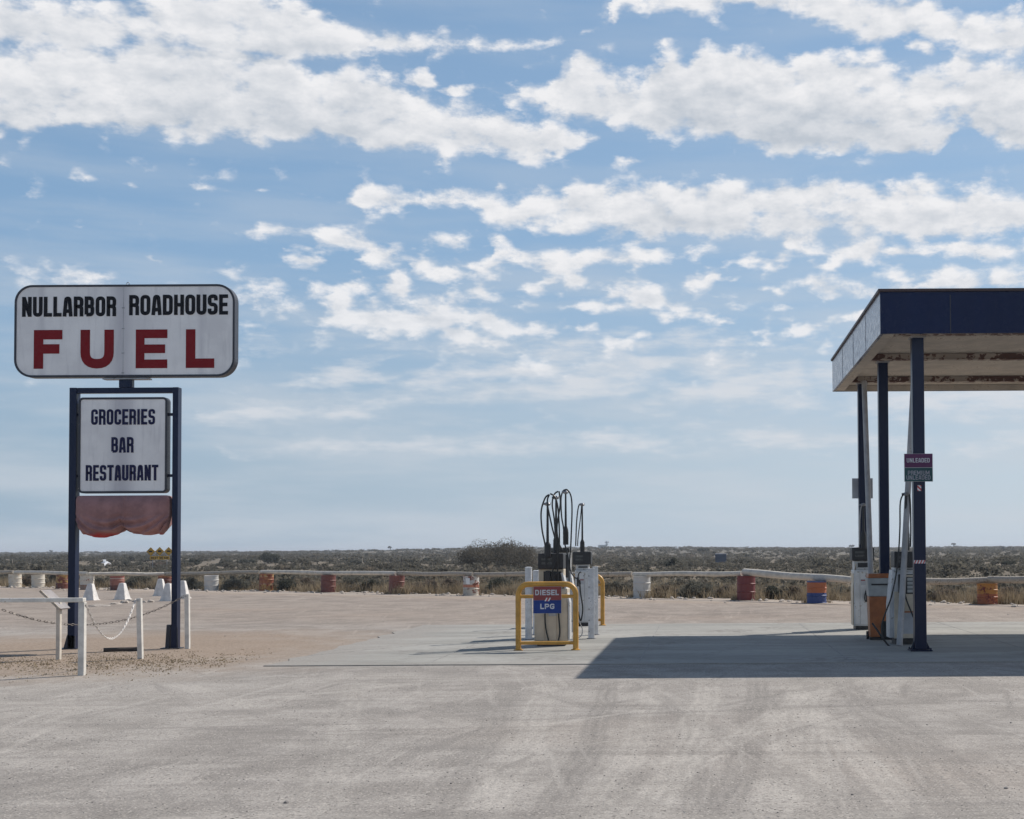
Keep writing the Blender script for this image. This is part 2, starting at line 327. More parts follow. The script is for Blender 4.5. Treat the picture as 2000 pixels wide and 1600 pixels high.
def ground_material():
    m, nt, b = new_mat('gravel_and_scrub_soil'); pos = nt.nodes.new('ShaderNodeNewGeometry').outputs['Position']
    sp = nt.nodes.new('ShaderNodeSeparateXYZ'); nt.links.new(pos, sp.inputs[0]); X, Y = sp.outputs[0], sp.outputs[1]
    def mapv(sc, rz=0):
        mp = nt.nodes.new('ShaderNodeMapping'); mp.inputs['Scale'].default_value = sc; mp.inputs['Rotation'].default_value = (0, 0, rz)
        nt.links.new(pos, mp.inputs[0]); return mp.outputs[0]
    big = noise(nt, .16, 5, .6, mapv((1, 1, 1))); mid = noise(nt, 1.1, 6, .65, mapv((1, .8, 1)))
    fine = noise(nt, 16, 5, .7, mapv((1, 1, 1))); grit = noise(nt, 70, 3, .7, mapv((1, 1, 1)))
    c = mixrgb(nt, ramp(nt, mid, .38, .62), (.215, .206, .197), (.335, .323, .310))
    c = mixrgb(nt, ramp(nt, big, .35, .7, 0, .55), c, (.36, .345, .325))
    warm = noise(nt, .09, 3, .5, mapv((1, 1.6, 1)))
    c = mixrgb(nt, ramp(nt, warm, .5, .68, 0, .45), c, (.33, .285, .25))
    # scraped streaks across the yard
    st = noise(nt, 1.0, 5, .6, mapv((.5, 3.6, 1), R(3)))
    c = mixrgb(nt, ramp(nt, st, .52, .70, 0, .5), c, (.19, .182, .176))
    st2 = noise(nt, 1.0, 5, .6, mapv((.35, 3.0, 1), R(-4)))
    c = mixrgb(nt, ramp(nt, st2, .55, .72, 0, .45), c, (.41, .395, .375))
    # tyre tracks (centre px,py -> px,py, width m, darkness)
    def track(a, b2, w, dark, curve=0.0):
        nonlocal c
        A = G(*a); B = G(*b2); dx, dy = B.x - A.x, B.y - A.y; l = math.hypot(dx, dy); nx, ny = -dy / l, dx / l
        al = M2(nt, 'ADD', M2(nt, 'MULTIPLY', X, dx / l), M2(nt, 'MULTIPLY_ADD', Y, dy / l, -(A.x * dx + A.y * dy) / l))
        s = M2(nt, 'ADD', M2(nt, 'MULTIPLY', X, nx), M2(nt, 'MULTIPLY_ADD', Y, ny, -(A.x * nx + A.y * ny)))
        if curve:
            t = M2(nt, 'SUBTRACT', al, l / 2); s = M2(nt, 'SUBTRACT', s, M2(nt, 'MULTIPLY', M2(nt, 'MULTIPLY', t, t), curve*.35))
        s = M2(nt, 'ADD', s, M2(nt, 'MULTIPLY', M2(nt, 'SUBTRACT', big, .5), .5))
        rib = M2(nt, 'MULTIPLY_ADD', M2(nt, 'SINE', M2(nt, 'MULTIPLY_ADD', s, 60.0, M2(nt, 'MULTIPLY', fine, 3.0))), .25, .75)
        f = ramp(nt, M2(nt, 'ABSOLUTE', s), w * .3, w * .5 + .05, 1.0, 0.0)
        ends = M2(nt, 'MULTIPLY', ramp(nt, al, -.4, .8), ramp(nt, al, l - 1.4, l + .6, 1.0, 0.0))
        f = M2(nt, 'MULTIPLY', M2(nt, 'MULTIPLY', f, rib), M2(nt, 'MULTIPLY', ends, ramp(nt, mid, .32, .60, .45, 1.0)))
        c = mixrgb(nt, M2(nt, 'MULTIPLY', f, min(.8, abs(dark)*1.3)), c, (.14, .135, .13, 1) if dark > 0 else (.46, .445, .42, 1))
    track((1090, 1590), (1205, 1325), .22, .50, .010); track((1180, 1590), (1290, 1330), .22, -.40, .010)
    track((1370, 1600), (1330, 1400), .20, .42); track((1240, 1600), (1235, 1500), .20, .35)
    track((1790, 1600), (1540, 1330), .24, -.45, .006); track((1700, 1600), (1500, 1350), .22, .32, .006)
    track((1960, 1570), (1730, 1380), .22, .35); track((1480, 1590), (1560, 1330), .22, -.40, -.008)
    track((1280, 1600), (1400, 1325), .30, -.5, .012); track((1420, 1600), (1490, 1325), .26, .40, .010)
    track((1560, 1600), (1600, 1330), .28, -.42, -.006); track((1880, 1600), (1640, 1325), .26, .36, .006); track((860, 1600), (1010, 1330), .30, .30, .01); track((960, 1600), (1080, 1330), .30, -.35, .01)
    track((640, 1600), (700, 1330), .30, -.30, .008); track((1150, 1600), (1620, 1340), .24, -.40, -.01); track((1650, 1600), (1260, 1340), .24, .30, -.01)
    track((1080, 1402), (1990, 1366), .16, .42); track((960, 1470), (2000, 1470), .20, .45, 0)
    track((700, 1412), (880, 1414), .25, .30); track((740, 1454), (1000, 1470), .28, .48); track((60, 1420), (330, 1362), .3, .25)
    track((330, 1330), (560, 1400), .3, -.25); track((560, 1508), (720, 1500), .22, .3); track((620, 1350), (920, 1325), .3, -.3)
    # fans of faint wheel streaks crossing one another
    for k, (rz, ac, lo, am, dk) in enumerate(((78, 5.0, .55, .55, 1), (100, 6.0, .55, .5, -1), (62, 4.5, .56, .5, 1), (118, 5.0, .56, .5, 1), (88, 9.0, .55, .45, -1), (50, 5.0, .57, .5, -1), (8, 6.0, .56, .5, 1))):
        mp = nt.nodes.new('ShaderNodeMapping'); mp.vector_type = 'TEXTURE'; mp.inputs['Rotation'].default_value = (0, 0, R(rz)); mp.inputs['Location'].default_value = (k*7.3, k*3.1, 0)
        mp.inputs['Scale'].default_value = (4.5, 1/ac*1.6, 1); nt.links.new(pos, mp.inputs[0])
        sk = noise(nt, 1.0, 4, .62, mp.outputs[0])
        msk = ramp(nt, noise(nt, .22, 2, .5, mapv((1, 1, 1), R(rz))), .42, .58)
        c = mixrgb(nt, M2(nt, 'MULTIPLY', ramp(nt, sk, lo, lo+.12, 0, am), msk), c, (.175, .168, .162) if dk > 0 else (.43, .415, .395))
    # speckled stones
    vo = nt.nodes.new('ShaderNodeTexVoronoi'); vo.inputs['Scale'].default_value = 24; nt.links.new(mapv((1, 1, 1)), vo.inputs['Vector'])
    dens = noise(nt, .8, 4, .6, mapv((.8, 1.4, 1)))
    sp2 = M2(nt, 'MULTIPLY', ramp(nt, vo.outputs['Distance'], .20, .34, 1.0, 0.0), ramp(nt, dens, .38, .60, .12, .85))
    wht = nt.nodes.new('ShaderNodeSeparateXYZ'); nt.links.new(vo.outputs['Color'], wht.inputs[0])
    c = mixrgb(nt, sp2, c, mixrgb(nt, ramp(nt, wht.outputs[0], .55, .6), (.12, .115, .11), (.42, .40, .375)))
    patchy = noise(nt, .55, 6, .7, mapv((.7, 2.0, 1)))
    c = mixrgb(nt, ramp(nt, patchy, .54, .66, 0, .38), c, (.165, .158, .152))
    c = mixrgb(nt, ramp(nt, fine, .3, .7, 0, .5), c, (.20, .19, .183), 'MIX')
    c = mixrgb(nt, ramp(nt, grit, .60, .74, 0, .55), c, (.11, .105, .10))
    c = mixrgb(nt, ramp(nt, grit, .28, .40, .40, 0), c, (.45, .43, .41))
    v2 = nt.nodes.new('ShaderNodeTexVoronoi'); v2.inputs['Scale'].default_value = 42; nt.links.new(mapv((1, 1, 1), R(20)), v2.inputs['Vector'])
    sv = nt.nodes.new('ShaderNodeSeparateXYZ'); nt.links.new(v2.outputs['Color'], sv.inputs[0])
    c = mixrgb(nt, M2(nt, 'MULTIPLY', ramp(nt, v2.outputs['Distance'], .18, .36, 1, 0), ramp(nt, sv.outputs[1], .45, .5, 0, .8)), c, mixrgb(nt, ramp(nt, sv.outputs[0], .45, .65), (.115, .11, .105), (.46, .44, .415)))
    v3 = nt.nodes.new('ShaderNodeTexVoronoi'); v3.inputs['Scale'].default_value = 9; nt.links.new(mapv((1, 1, 1), R(50)), v3.inputs['Vector'])
    s3 = nt.nodes.new('ShaderNodeSeparateXYZ'); nt.links.new(v3.outputs['Color'], s3.inputs[0])
    c = mixrgb(nt, M2(nt, 'MULTIPLY', ramp(nt, v3.outputs['Distance'], .10, .17, 1, 0), M2(nt, 'MULTIPLY', ramp(nt, s3.outputs[1], .62, .66), ramp(nt, dens, .4, .6, .15, .9))), c, (.10, .095, .09))
    # reddish dirt patch round the sign
    Cx, Cy = G(150, 1300).x, G(150, 1300).y
    ddx = M2(nt, 'MULTIPLY', M2(nt, 'SUBTRACT', X, Cx - 1.0), 1 / 5.2); ddy = M2(nt, 'MULTIPLY', M2(nt, 'SUBTRACT', Y, Cy + 3.2), 1 / 6.0)
    dd = M2(nt, 'SQRT', M2(nt, 'ADD', M2(nt, 'MULTIPLY', ddx, ddx), M2(nt, 'MULTIPLY', ddy, ddy)))
    dd = M2(nt, 'ADD', dd, M2(nt, 'MULTIPLY', M2(nt, 'SUBTRACT', mid, .5), .7))
    dirt = mixrgb(nt, ramp(nt, fine, .35, .65), (.18, .135, .10), (.30, .24, .19))
    c = mixrgb(nt, ramp(nt, dd, .45, 1.25, .8, 0), c, dirt)
    # pale rubbly edge then scrub soil past the drums
    e = M2(nt, 'SUBTRACT', M2(nt, 'ADD', Y, M2(nt, 'MULTIPLY', X, .658)), 45.1)
    e = M2(nt, 'ADD', e, M2(nt, 'MULTIPLY', M2(nt, 'SUBTRACT', mid, .5), 4.0))
    c = mixrgb(nt, M2(nt, 'MULTIPLY', ramp(nt, e, -3.5, -1.0), ramp(nt, e, 1.5, 4)), c, (.34, .30, .255))
    c = mixrgb(nt, ramp(nt, e, -5.0, -.5, 0, .7), c, (.34, .30, .26))
    scr = mixrgb(nt, ramp(nt, noise(nt, .5, 5, .6, mapv((1, .3, 1))), .35, .65), (.12, .104, .082), (.155, .132, .103))
    far = mixrgb(nt, ramp(nt, noise(nt, .03, 4, .6, mapv((1, .25, 1))), .35, .65), (.10, .092, .078), (.13, .12, .10))
    scr = mixrgb(nt, ramp(nt, Y, 150, 400), scr, far)
    c = mixrgb(nt, ramp(nt, e, .5, 3.0), c, scr)
    c = mixrgb(nt, 1.0, c, (1.22, 1.165, 1.105), 'MULTIPLY')
    red = M2(nt, 'MULTIPLY', ramp(nt, Y, 25, 34), ramp(nt, e, -3, 0, 1, 0))
    c = mixrgb(nt, red, c, mixrgb(nt, 1.0, c, (.90, .83, .78), 'MULTIPLY'))
    nt.links.new(c, b.inputs['Base Color']); b.inputs['Roughness'].default_value = .95; b.inputs['Specular IOR Level'].default_value = .15
    h = M2(nt, 'ADD', M2(nt, 'MULTIPLY', fine, .5), M2(nt, 'ADD', M2(nt, 'MULTIPLY', grit, .3), M2(nt, 'MULTIPLY', mid, 1.2)))
    h = M2(nt, 'ADD', h, M2(nt, 'MULTIPLY', v2.outputs['Distance'], -.22))
    bump(nt, b, h, .6, .03); return m

def M3(nt, vec, fac):
    n = nt.nodes.new('ShaderNodeVectorMath'); n.operation = 'ADD'; nt.links.new(vec, n.inputs[0])
    m_ = nt.nodes.new('ShaderNodeVectorMath'); m_.operation = 'SCALE'; m_.inputs[0].default_value = (1, 1, 0); nt.links.new(fac, m_.inputs['Scale']); nt.links.new(m_.outputs[0], n.inputs[1]); return n.outputs[0]
def slab_material():
    m, nt, b = new_mat('worn_concrete'); co = coords(nt)
    n1 = noise(nt, .5, 5, .6, coords(nt, 'Object', (.5, 1.6, 1))); n2 = noise(nt, 5, 6, .65, co); n3 = noise(nt, 50, 3, .6, co)
    c = mixrgb(nt, ramp(nt, n1, .34, .66), (.285, .288, .275), (.39, .39, .375))
    c = mixrgb(nt, ramp(nt, n2, .46, .70, 0, .5), c, (.25, .24, .23))
    c = mixrgb(nt, ramp(nt, n3, .55, .75, 0, .3), c, (.25, .24, .23))
    # dust blown over the edges
    st = noise(nt, 1.0, 4, .6, coords(nt, 'Object', (.35, 2.8, 1), R(2)))
    c = mixrgb(nt, ramp(nt, st, .54, .7, 0, .5), c, (.46, .455, .43))
    # oil stains
    vo = nt.nodes.new('ShaderNodeTexVoronoi'); vo.inputs['Scale'].default_value = .55; nt.links.new(co, vo.inputs['Vector'])
    c = mixrgb(nt, M2(nt, 'MULTIPLY', ramp(nt, vo.outputs['Distance'], .05, .5, .75, 0), ramp(nt, n2, .4, .6)), c, (.20, .19, .18))
    sp = nt.nodes.new('ShaderNodeSeparateXYZ'); nt.links.new(co, sp.inputs[0])
    slope = (B.x-A.x)/(SLY1-SLY0)
    dl = M2(nt, 'SUBTRACT', sp.outputs[0], M2(nt, 'MULTIPLY_ADD', sp.outputs[1], slope, A.x-SLY0*slope))
    dl = M2(nt, 'ADD', dl, M2(nt, 'MULTIPLY', M2(nt, 'SUBTRACT', noise(nt, .9, 6, .7, co), .5), 3.2))
    df = M2(nt, 'ADD', M2(nt, 'SUBTRACT', sp.outputs[1], SLY0), M2(nt, 'MULTIPLY', M2(nt, 'SUBTRACT', noise(nt, 1.1, 6, .7, co), .5), 1.6))
    drift = M2(nt, 'MAXIMUM', ramp(nt, dl, .2, 1.6, .85, 0), ramp(nt, df, .0, .7, .6, 0))
    c = mixrgb(nt, drift, c, mixrgb(nt, ramp(nt, n3, .4, .6), (.27, .255, .24), (.36, .345, .325)))
    crack = nt.nodes.new('ShaderNodeTexVoronoi'); crack.feature = 'DISTANCE_TO_EDGE'; crack.inputs['Scale'].default_value = .28
    nt.links.new(M3(nt, co, n2), crack.inputs['Vector'])
    c = mixrgb(nt, ramp(nt, crack.outputs['Distance'], .001, .004, .55, 0), c, (.17, .165, .16))
    c = mixrgb(nt, 1.0, c, (.93, .90, .86), 'MULTIPLY')
    nt.links.new(c, b.inputs['Base Color']); b.inputs['Roughness'].default_value = .85; b.inputs['Specular IOR Level'].default_value = .2
    bump(nt, b, M2(nt, 'ADD', n3, n2), .15, .01); return m

# ------------------------------------------------------------------ mesh builder
class MB:
    def __init__(s): s.v = []; s.f = []; s.m = []; s.tint = None
    def add(s, vs, fs, mi=0):
        o = len(s.v); s.v += [tuple(v) for v in vs]; s.f += [tuple(i + o for i in f) for f in fs]; s.m += [mi] * len(fs); return s
    def box(s, x0, x1, y0, y1, z0, z1, mi=0, T=None):
        vs = [Vector(p) for p in ((x0,y0,z0),(x1,y0,z0),(x1,y1,z0),(x0,y1,z0),(x0,y0,z1),(x1,y0,z1),(x1,y1,z1),(x0,y1,z1))]
        if T is not None: vs = [T @ v for v in vs]
        return s.add(vs, [(0,3,2,1),(4,5,6,7),(0,1,5,4),(1,2,6,5),(2,3,7,6),(3,0,4,7)], mi)
    def prism(s, poly, y0, y1, mi=0, T=None):           # polygon in x-z, thick in y
        n = len(poly); vs = [Vector((x, y0, z)) for x, z in poly] + [Vector((x, y1, z)) for x, z in poly]
        if T is not None: vs = [T @ v for v in vs]
        fs = [tuple(range(n)), tuple(range(2*n-1, n-1, -1))] + [(i, n+i, n+(i+1) % n, (i+1) % n) for i in range(n)]
        return s.add(vs, fs, mi)
    def tube(s, pts, r, seg=10, mi=0, closed=False, caps=True):
        pts = [Vector(p) for p in pts]; n = len(pts); rs = r if isinstance(r, (list, tuple)) else [r] * n
        up = None; rings = []
        for i, p in enumerate(pts):
            if closed: t = (pts[(i+1) % n] - pts[i-1])
            else: t = pts[min(i+1, n-1)] - pts[max(i-1, 0)]
            t.normalize()
            if up is None:
                up = Vector((0, 0, 1)) if abs(t.z) < .9 else Vector((1, 0, 0))
            a = up - t * up.dot(t)
            if a.length < 1e-5: a = Vector((0, 1, 0)) - t * t.y
            a.normalize(); b = t.cross(a); up = a
            rings.append([p + (a * math.cos(2*math.pi*k/seg) + b * math.sin(2*math.pi*k/seg)) * rs[i] for k in range(seg)])
        vs = [v for rg in rings for v in rg]; fs = []
        for i in range(n if closed else n-1):
            j = (i+1) % n
            for k in range(seg): fs.append((i*seg+k, i*seg+(k+1) % seg, j*seg+(k+1) % seg, j*seg+k))
        if caps and not closed: fs += [tuple(range(seg-1, -1, -1)), tuple((n-1)*seg+k for k in range(seg))]
        return s.add(vs, fs, mi)
    def lathe(s, prof, c=(0,0,0), seg=24, mi=0):        # prof: (r,z)
        c = Vector(c); n = len(prof)
        vs = [c + Vector((r*math.cos(2*math.pi*k/seg), r*math.sin(2*math.pi*k/seg), z)) for r, z in prof for k in range(seg)]
        fs = [(i*seg+k, i*seg+(k+1) % seg, (i+1)*seg+(k+1) % seg, (i+1)*seg+k) for i in range(n-1) for k in range(seg)]
        fs += [tuple(range(seg-1, -1, -1)), tuple((n-1)*seg+k for k in range(seg))]
        return s.add(vs, fs, mi)
    def build(s, name, mat, parent=None, smooth=False, bevel=0, loc=None):
        me = bpy.data.meshes.new(name); me.from_pydata(s.v, [], s.f)
        for mm in (mat if isinstance(mat, (list, tuple)) else [mat]): me.materials.append(mm)
        if any(s.m): me.polygons.foreach_set('material_index', s.m)
        if s.tint is not None:
            a = me.attributes.new('tint', 'FLOAT', 'FACE'); a.data.foreach_set('value', np.asarray(s.tint, dtype=np.float32))
        me.validate(); me.update()
        o = bpy.data.objects.new(name, me); col.objects.link(o)
        if parent is not None: o.parent = parent
        if loc is not None: o.location = loc
        if smooth:
            me.shade_smooth()
            try: me.set_sharp_from_angle(angle=R(38))
            except Exception: pass
        if bevel:
            b = o.modifiers.new('bevel', 'BEVEL'); b.width = bevel; b.segments = 2; b.limit_method = 'ANGLE'; b.angle_limit = R(40)
        return o
def spline(ctrl, n=10, closed=False):
    P = [Vector(p) for p in ctrl]; out = []; m = len(P)
    for i in range(m if closed else m-1):
        if closed: a, b, c, d = P[i-1], P[i], P[(i+1) % m], P[(i+2) % m]
        else: a, b, c, d = P[max(i-1, 0)], P[i], P[i+1], P[min(i+2, m-1)]
        for k in range(n):
            t = k / n
            out.append(.5*((2*b) + (c-a)*t + (2*a-5*b+4*c-d)*t*t + (3*b-a-3*c+d)*t**3))
    if not closed: out.append(P[-1])
    return out
def tag(o, label=None, cat=None, group=None, kind=None):
    if label: o['label'] = label
    if cat: o['category'] = cat
    if group: o['group'] = group
    if kind: o['kind'] = kind
    return o
def thing(name, label, cat, loc=(0,0,0), rz=0, group=None):
    o = bpy.data.objects.new(name, None); col.objects.link(o); o.empty_display_size = .2
    o.location = loc; o.rotation_euler = (0, 0, rz); return tag(o, label, cat, group)
def rrect(x0, x1, z0, z1, r, n=8):
    out = []
    for cx, cz, a0 in ((x1-r, z1-r, 0), (x0+r, z1-r, 90), (x0+r, z0+r, 180), (x1-r, z0+r, 270)):
        for k in range(n+1):
            a = R(a0 + 90*k/n); out.append((cx + r*math.cos(a), cz + r*math.sin(a)))
    return out[::-1]

# ---- lettering as strokes
def rpath(pts, closed=False, n=6):
    out = []; m = len(pts)
    for i, p in enumerate(pts):
        r = p[2] if len(p) > 2 else 0; P = Vector(p[:2])
        if r <= 0 or (not closed and i in (0, m-1)): out.append(P); continue
        A = Vector(pts[i-1][:2]); B = Vector(pts[(i+1) % m][:2]); u = (A-P); v = (B-P)
        r1 = min(r, u.length*.499, v.length*.499); u.normalize(); v.normalize()
        a, b = P + u*r1, P + v*r1
        for k in range(n+1):
            t = k/n; out.append(a*(1-t)**2 * 1 + P*2*t*(1-t) + b*t*t)
    return out
def ribbon(mb, pts, t, y, closed=False, mi=0):
    n = len(pts); Lf = []; Rt = []
    for i, p in enumerate(pts):
        a = pts[i-1] if (closed or i > 0) else None; b = pts[(i+1) % n] if (closed or i < n-1) else None
        d1 = (p-a).normalized() if a is not None and (p-a).length > 1e-7 else None
        d2 = (b-p).normalized() if b is not None and (b-p).length > 1e-7 else None
        if d1 is None: d1 = d2
        if d2 is None: d2 = d1
        n1 = Vector((-d1.y, d1.x)); n2 = Vector((-d2.y, d2.x)); mm = (n1+n2)
        if mm.length < 1e-6: mm = n1
        mm.normalize(); k = t/2/max(.35, mm.dot(n1))
        Lf.append(p + mm*k); Rt.append(p - mm*k)
    for i in range(n if closed else n-1):
        j = (i+1) % n
        mb.add([(Lf[i].x, y, Lf[i].y), (Lf[j].x, y, Lf[j].y), (Rt[j].x, y, Rt[j].y), (Rt[i].x, y, Rt[i].y)], [(0, 1, 2, 3)], mi)
def glyph(ch, w, h, t):
    a = t/2; W = w-a; H = h-a; m = h*.5; q = min(w*.42, h*.3); c = False
    g = {
     'L': [([(a,h),(a,a),(w,a)],c)], 'F': [([(a,0),(a,H),(w,H)],c),([(a,m*1.02),(w*.9,m*1.02)],c)],
     'E': [([(w,H),(a,H),(a,a),(w,a)],c),([(a,m),(w*.93,m)],c)],
     'U': [([(a,h),(a,a,q),(W,a,q),(W,h)],c)], 'O': [([(a,a,q),(W,a,q),(W,H,q),(a,H,q)],True)],
     'N': [([(a,0),(a,h)],c),([(W,0),(W,h)],c),([(a*1.1,h-a*.6),(W-a*.1,a*.6)],c)],
     'M': [([(a,0),(a,h)],c),([(W,0),(W,h)],c),([(a*1.1,h-a*.4),(w/2,h*.25),(W-a*.1,h-a*.4)],c)],
     'A': [([(a*.9,0),(w*.33,H,w*.2),(w*.67,H,w*.2),(w-a*.9,0)],c),([(a*1.2,h*.27),(w-a*1.2,h*.27)],c)],
     'R': [([(a,0),(a,H),(W,H,q*.8),(W,m,q*.8),(a,m)],c),([(W*.55,m),(W,m-t*.2,q*.5),(W,0)],c)],
     'P': [([(a,0),(a,H),(W,H,q*.8),(W,m*.92,q*.8),(a,m*.92)],c)],
     'B': [([(a,a),(a,H),(W*.96,H,q*.7),(W*.96,m,q*.7),(a,m)],c),([(a,m),(W,m,q*.7),(W,a,q*.7),(a,a)],c)],
     'D': [([(a,a),(a,H),(W,H,q),(W,a,q)],True)], 'H': [([(a,0),(a,h)],c),([(W,0),(W,h)],c),([(a,m),(W,m)],c)],
     'I': [([(w/2,0),(w/2,h)],c)], 'T': [([(0,H),(w,H)],c),([(w/2,0),(w/2,H)],c)],
     'G': [([(W,h*.68),(W,H,q),(a,H,q),(a,a,q),(W,a,q),(W,h*.46),(w*.52,h*.46)],c)],
     'C': [([(W,h*.66),(W,H,q),(a,H,q),(a,a,q),(W,a,q),(W,h*.34)],c)],
     'S': [([(W,h*.70),(W,H,q*.8),(a,H,q*.8),(a,m,q*.8),(W,m,q*.8),(W,a,q*.8),(a,a,q*.8),(a,h*.30)],c)],
     'X': [([(a,0),(W,h)],c),([(W,0),(a,h)],c)], 'K': [([(a,0),(a,h)],c),([(a,m),(W,h)],c),([(w*.4,m*1.1),(W,0)],c)],
     '9': [([(a,a,q),(W,a,q),(W,H,q),(a,H,q),(a,m,q),(W,m)],c)], '6': [([(W,H,q),(a,H,q),(a,a,q),(W,a,q),(W,m,q),(a,m)],c)],
    }
    return g[ch]
def word(text, x0, x1, z0, z1, t, y, mat, parent, gap=.22, name='lettering', slope=0.0, label=None):
    """fit text between x0,x1 and z0,z1 on the plane y (facing -y)"""
    rel = [{'I': .45, 'M': 1.35, ' ': .5, 'L': .86, 'E': .9, 'F': .9}.get(ch, 1.0) for ch in text]
    tot = sum(rel) + gap*(len(text)-1); u = (x1-x0)/tot; x = x0; mb = MB(); h = z1-z0; k = 0
    for ch, rw in zip(text, rel):
        w = rw*u
        if ch != ' ':
            for path, closed in glyph(ch, w, h, t):
                pts = [Vector((p.x + x, p.y + z0 + slope*(x+p.x-x0))) for p in rpath(path, closed)]
                ribbon(mb, pts, t, y - .0006*k, closed); k += 1
            k = k % 12
        x += w + gap*u
    o = mb.build(name, mat, parent)
    if label: o['label'] = label
    return o

# ------------------------------------------------------------------ ground
def build_ground():
    ys = list(np.concatenate([np.arange(-30, 36, 6), np.arange(36, 76, 1.5), np.arange(76, 240, 6), np.geomspace(240, 1500, 46), [2000, 3000, 6000, 12000]]))
    vs = []; fs = []; nx = 110
    for y in ys:
        hw = max(60, abs(y) * 1.1 + 30)
        for i in range(nx):
            x = -hw + 2*hw*i/(nx-1)
            vs.append((x, y, terrain(x, y)))
    for j in range(len(ys)-1):
        for i in range(nx-1):
            a = j*nx+i; fs.append((a, a+1, a+nx+1, a+nx))
    m = MB(); m.add(vs, fs); o = m.build('ground', ground_material(), smooth=True); tag(o, kind='structure')
build_ground()
# concrete slab
A = G(520, 1302); B = G(830, 1222)
SLX0, SLY0, SLY1 = A.x, A.y, B.y
def build_slab():
    m = MB(); x0a, x0b = A.x, B.x
    rr_ = random.Random(3)
    left = [(B.x+(A.x-B.x)*k/24+rr_.uniform(-.10, .10), SLY1+(SLY0-SLY1)*k/24) for k in range(25)]
    front = [(A.x+(16-A.x)*k/60, SLY0+rr_.uniform(-.012, .012)) for k in range(1, 61)]
    poly = left+front+[(16, SLY1)]; n = len(poly)
    vs = [(x, y, .014) for x, y in poly] + [(x, y, -.1) for x, y in poly]
    m.add(vs, [tuple(range(n))] + [(i, n+i, n+(i+1) % n, (i+1) % n) for i in range(n)])
    # left side fades into gravel level: a low sloping skirt
    o = m.build('concrete_slab', slab_material()); tag(o, kind='structure')
    # expansion joints
    j = MB()
    for x in (-3.9, -.9, 2.1, 5.1, 8.1): j.box(x-.008, x+.008, SLY0+.05, SLY1-.05, .0148, .0165)
    o = j.build('slab_joints', paint('joint_filler', (.25, .245, .235), .9)); tag(o, kind='structure')
build_slab()
SZ = .015
# ------------------------------------------------------------------ canopy
CY0 = 21.2; CY1 = 29.0; CX0 = (1723-X0)/S(CY0); CX1 = 15.0; CZ0 = 4.92; CZ1 = 5.565
def build_canopy():
    t = thing('forecourt_canopy', 'navy flat roofed petrol canopy on square columns over the concrete forecourt', 'canopy', (CX0, CY0, 0))
    W = CX1-CX0; Dp = CY1-CY0
    m = MB()
    th = .05
    m.box(0, W, 0, th, CZ0, CZ1); m.box(0, W, Dp-th, Dp, CZ0, CZ1)
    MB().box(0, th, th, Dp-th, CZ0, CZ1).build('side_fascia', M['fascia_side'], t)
    m.box(W-th, W, th, Dp-th, CZ0, CZ1)
    m.build('fascia', M['navy_fascia'], t)
    jm = paint('joint_grey', (.05, .05, .05), .6); js = paint('side_joint', (.11, .12, .16), .6)
    for x in (1.08, 4.4, 7.7, 11): MB().box(x-.005, x+.005, -.004, .02, CZ0+.004, CZ1-.05).build('panel_joint', jm, t)
    for y in (1.9, 3.8, 5.7): MB().box(-.004, .02, y-.005, y+.005, CZ0+.004, CZ1-.05).build('panel_joint', js, t)
    r = MB(); r.box(-.03, W+.03, -.03, Dp+.03, CZ1+.002, CZ1+.045); r.build('roof_capping', paint('dark_red_capping', (.045, .022, .022), .5), t)
    so = MB(); so.box(th+.002, W-th-.002, th+.002, Dp-th-.002, 5.05, 5.09); so.build('soffit', M['soffit'], t)
    e = MB(); e.box(th+.002, .24, th+.002, Dp-th-.002, CZ0+.012, 5.045); e.build('edge_channel', M['soffit'], t)
    for y in (24.3-CY0, 27.5-CY0, 21.45-CY0):
        b = MB(); b.box(.245, W-th-.004, y, y+.05, CZ0+.03, 5.046); b.box(.245, W-th-.004, y-.05, y+.12, CZ0+.012, CZ0+.028)
        b.build('beam', M['beam'], t)
    inner = MB(); inner.box(.245, W-th-.004, Dp-th-.022, Dp-th-.004, CZ0+.006, 5.045); inner.build('inner_lining', M['soffit'], t)
    cols = [(1794.5, 21.65, .185), (1726.5, 24.5, .17), (1685.5, 27.65, .17)]
    for px, Y, w in cols:
        x = (px-X0)/S(Y)-CX0; y = Y-CY0
        for xx in (x, x+7.5):
            c = MB(); c.box(xx-w/2, xx+w/2, y-w/2, y+w/2, SZ+.02, CZ0+.010); co = c.build('column', M['navy'], t, bevel=.012)
            p = MB(); p.box(xx-.17, xx+.17, y-.17, y+.17, SZ+.001, SZ+.02)
            for sx in (-1, 1):
                p.prism([(xx+sx*w/2, SZ+.02), (xx+sx*.16, SZ+.02), (xx+sx*w/2, SZ+.16)], y-.006, y+.006)
                for sy in (-1, 1): p.lathe([(.014, 0), (.014, .025), (.006, .035)], (xx+sx*.145, y+sy*.145, SZ+.02), 6)
            p.build('base_plate', M['navy'], co)
            q = MB(); q.box(xx-w/2-.03, xx+w/2+.03, y-w/2-.03, y+w/2+.03, CZ0-.012, CZ0+.008); q.build('cap_plate', M['strut'], co)
    # slanting drain pipes
    for (a, b2, Ya, Yb) in (((1688, 748), (1703, 1190), 27.3, 25.6), ((1785, 740), (1765, 1110), 23.6, 23.0)):
        pa = D(a[0], a[1], Ya); pb = D(b2[0], b2[1], Yb)
        d = (pb-pa); pb = pa + d*((SZ+.0-pa.z)/d.z); pa = pa - d*((CZ0+.01-pa.z)/(-d.z))
        base = Vector((CX0, CY0, 0))
        MB().tube([pa-base, pb-base], .052, 14).build('drain_pipe', M['strut'], t, smooth=True)
    return t
canopy = build_canopy()

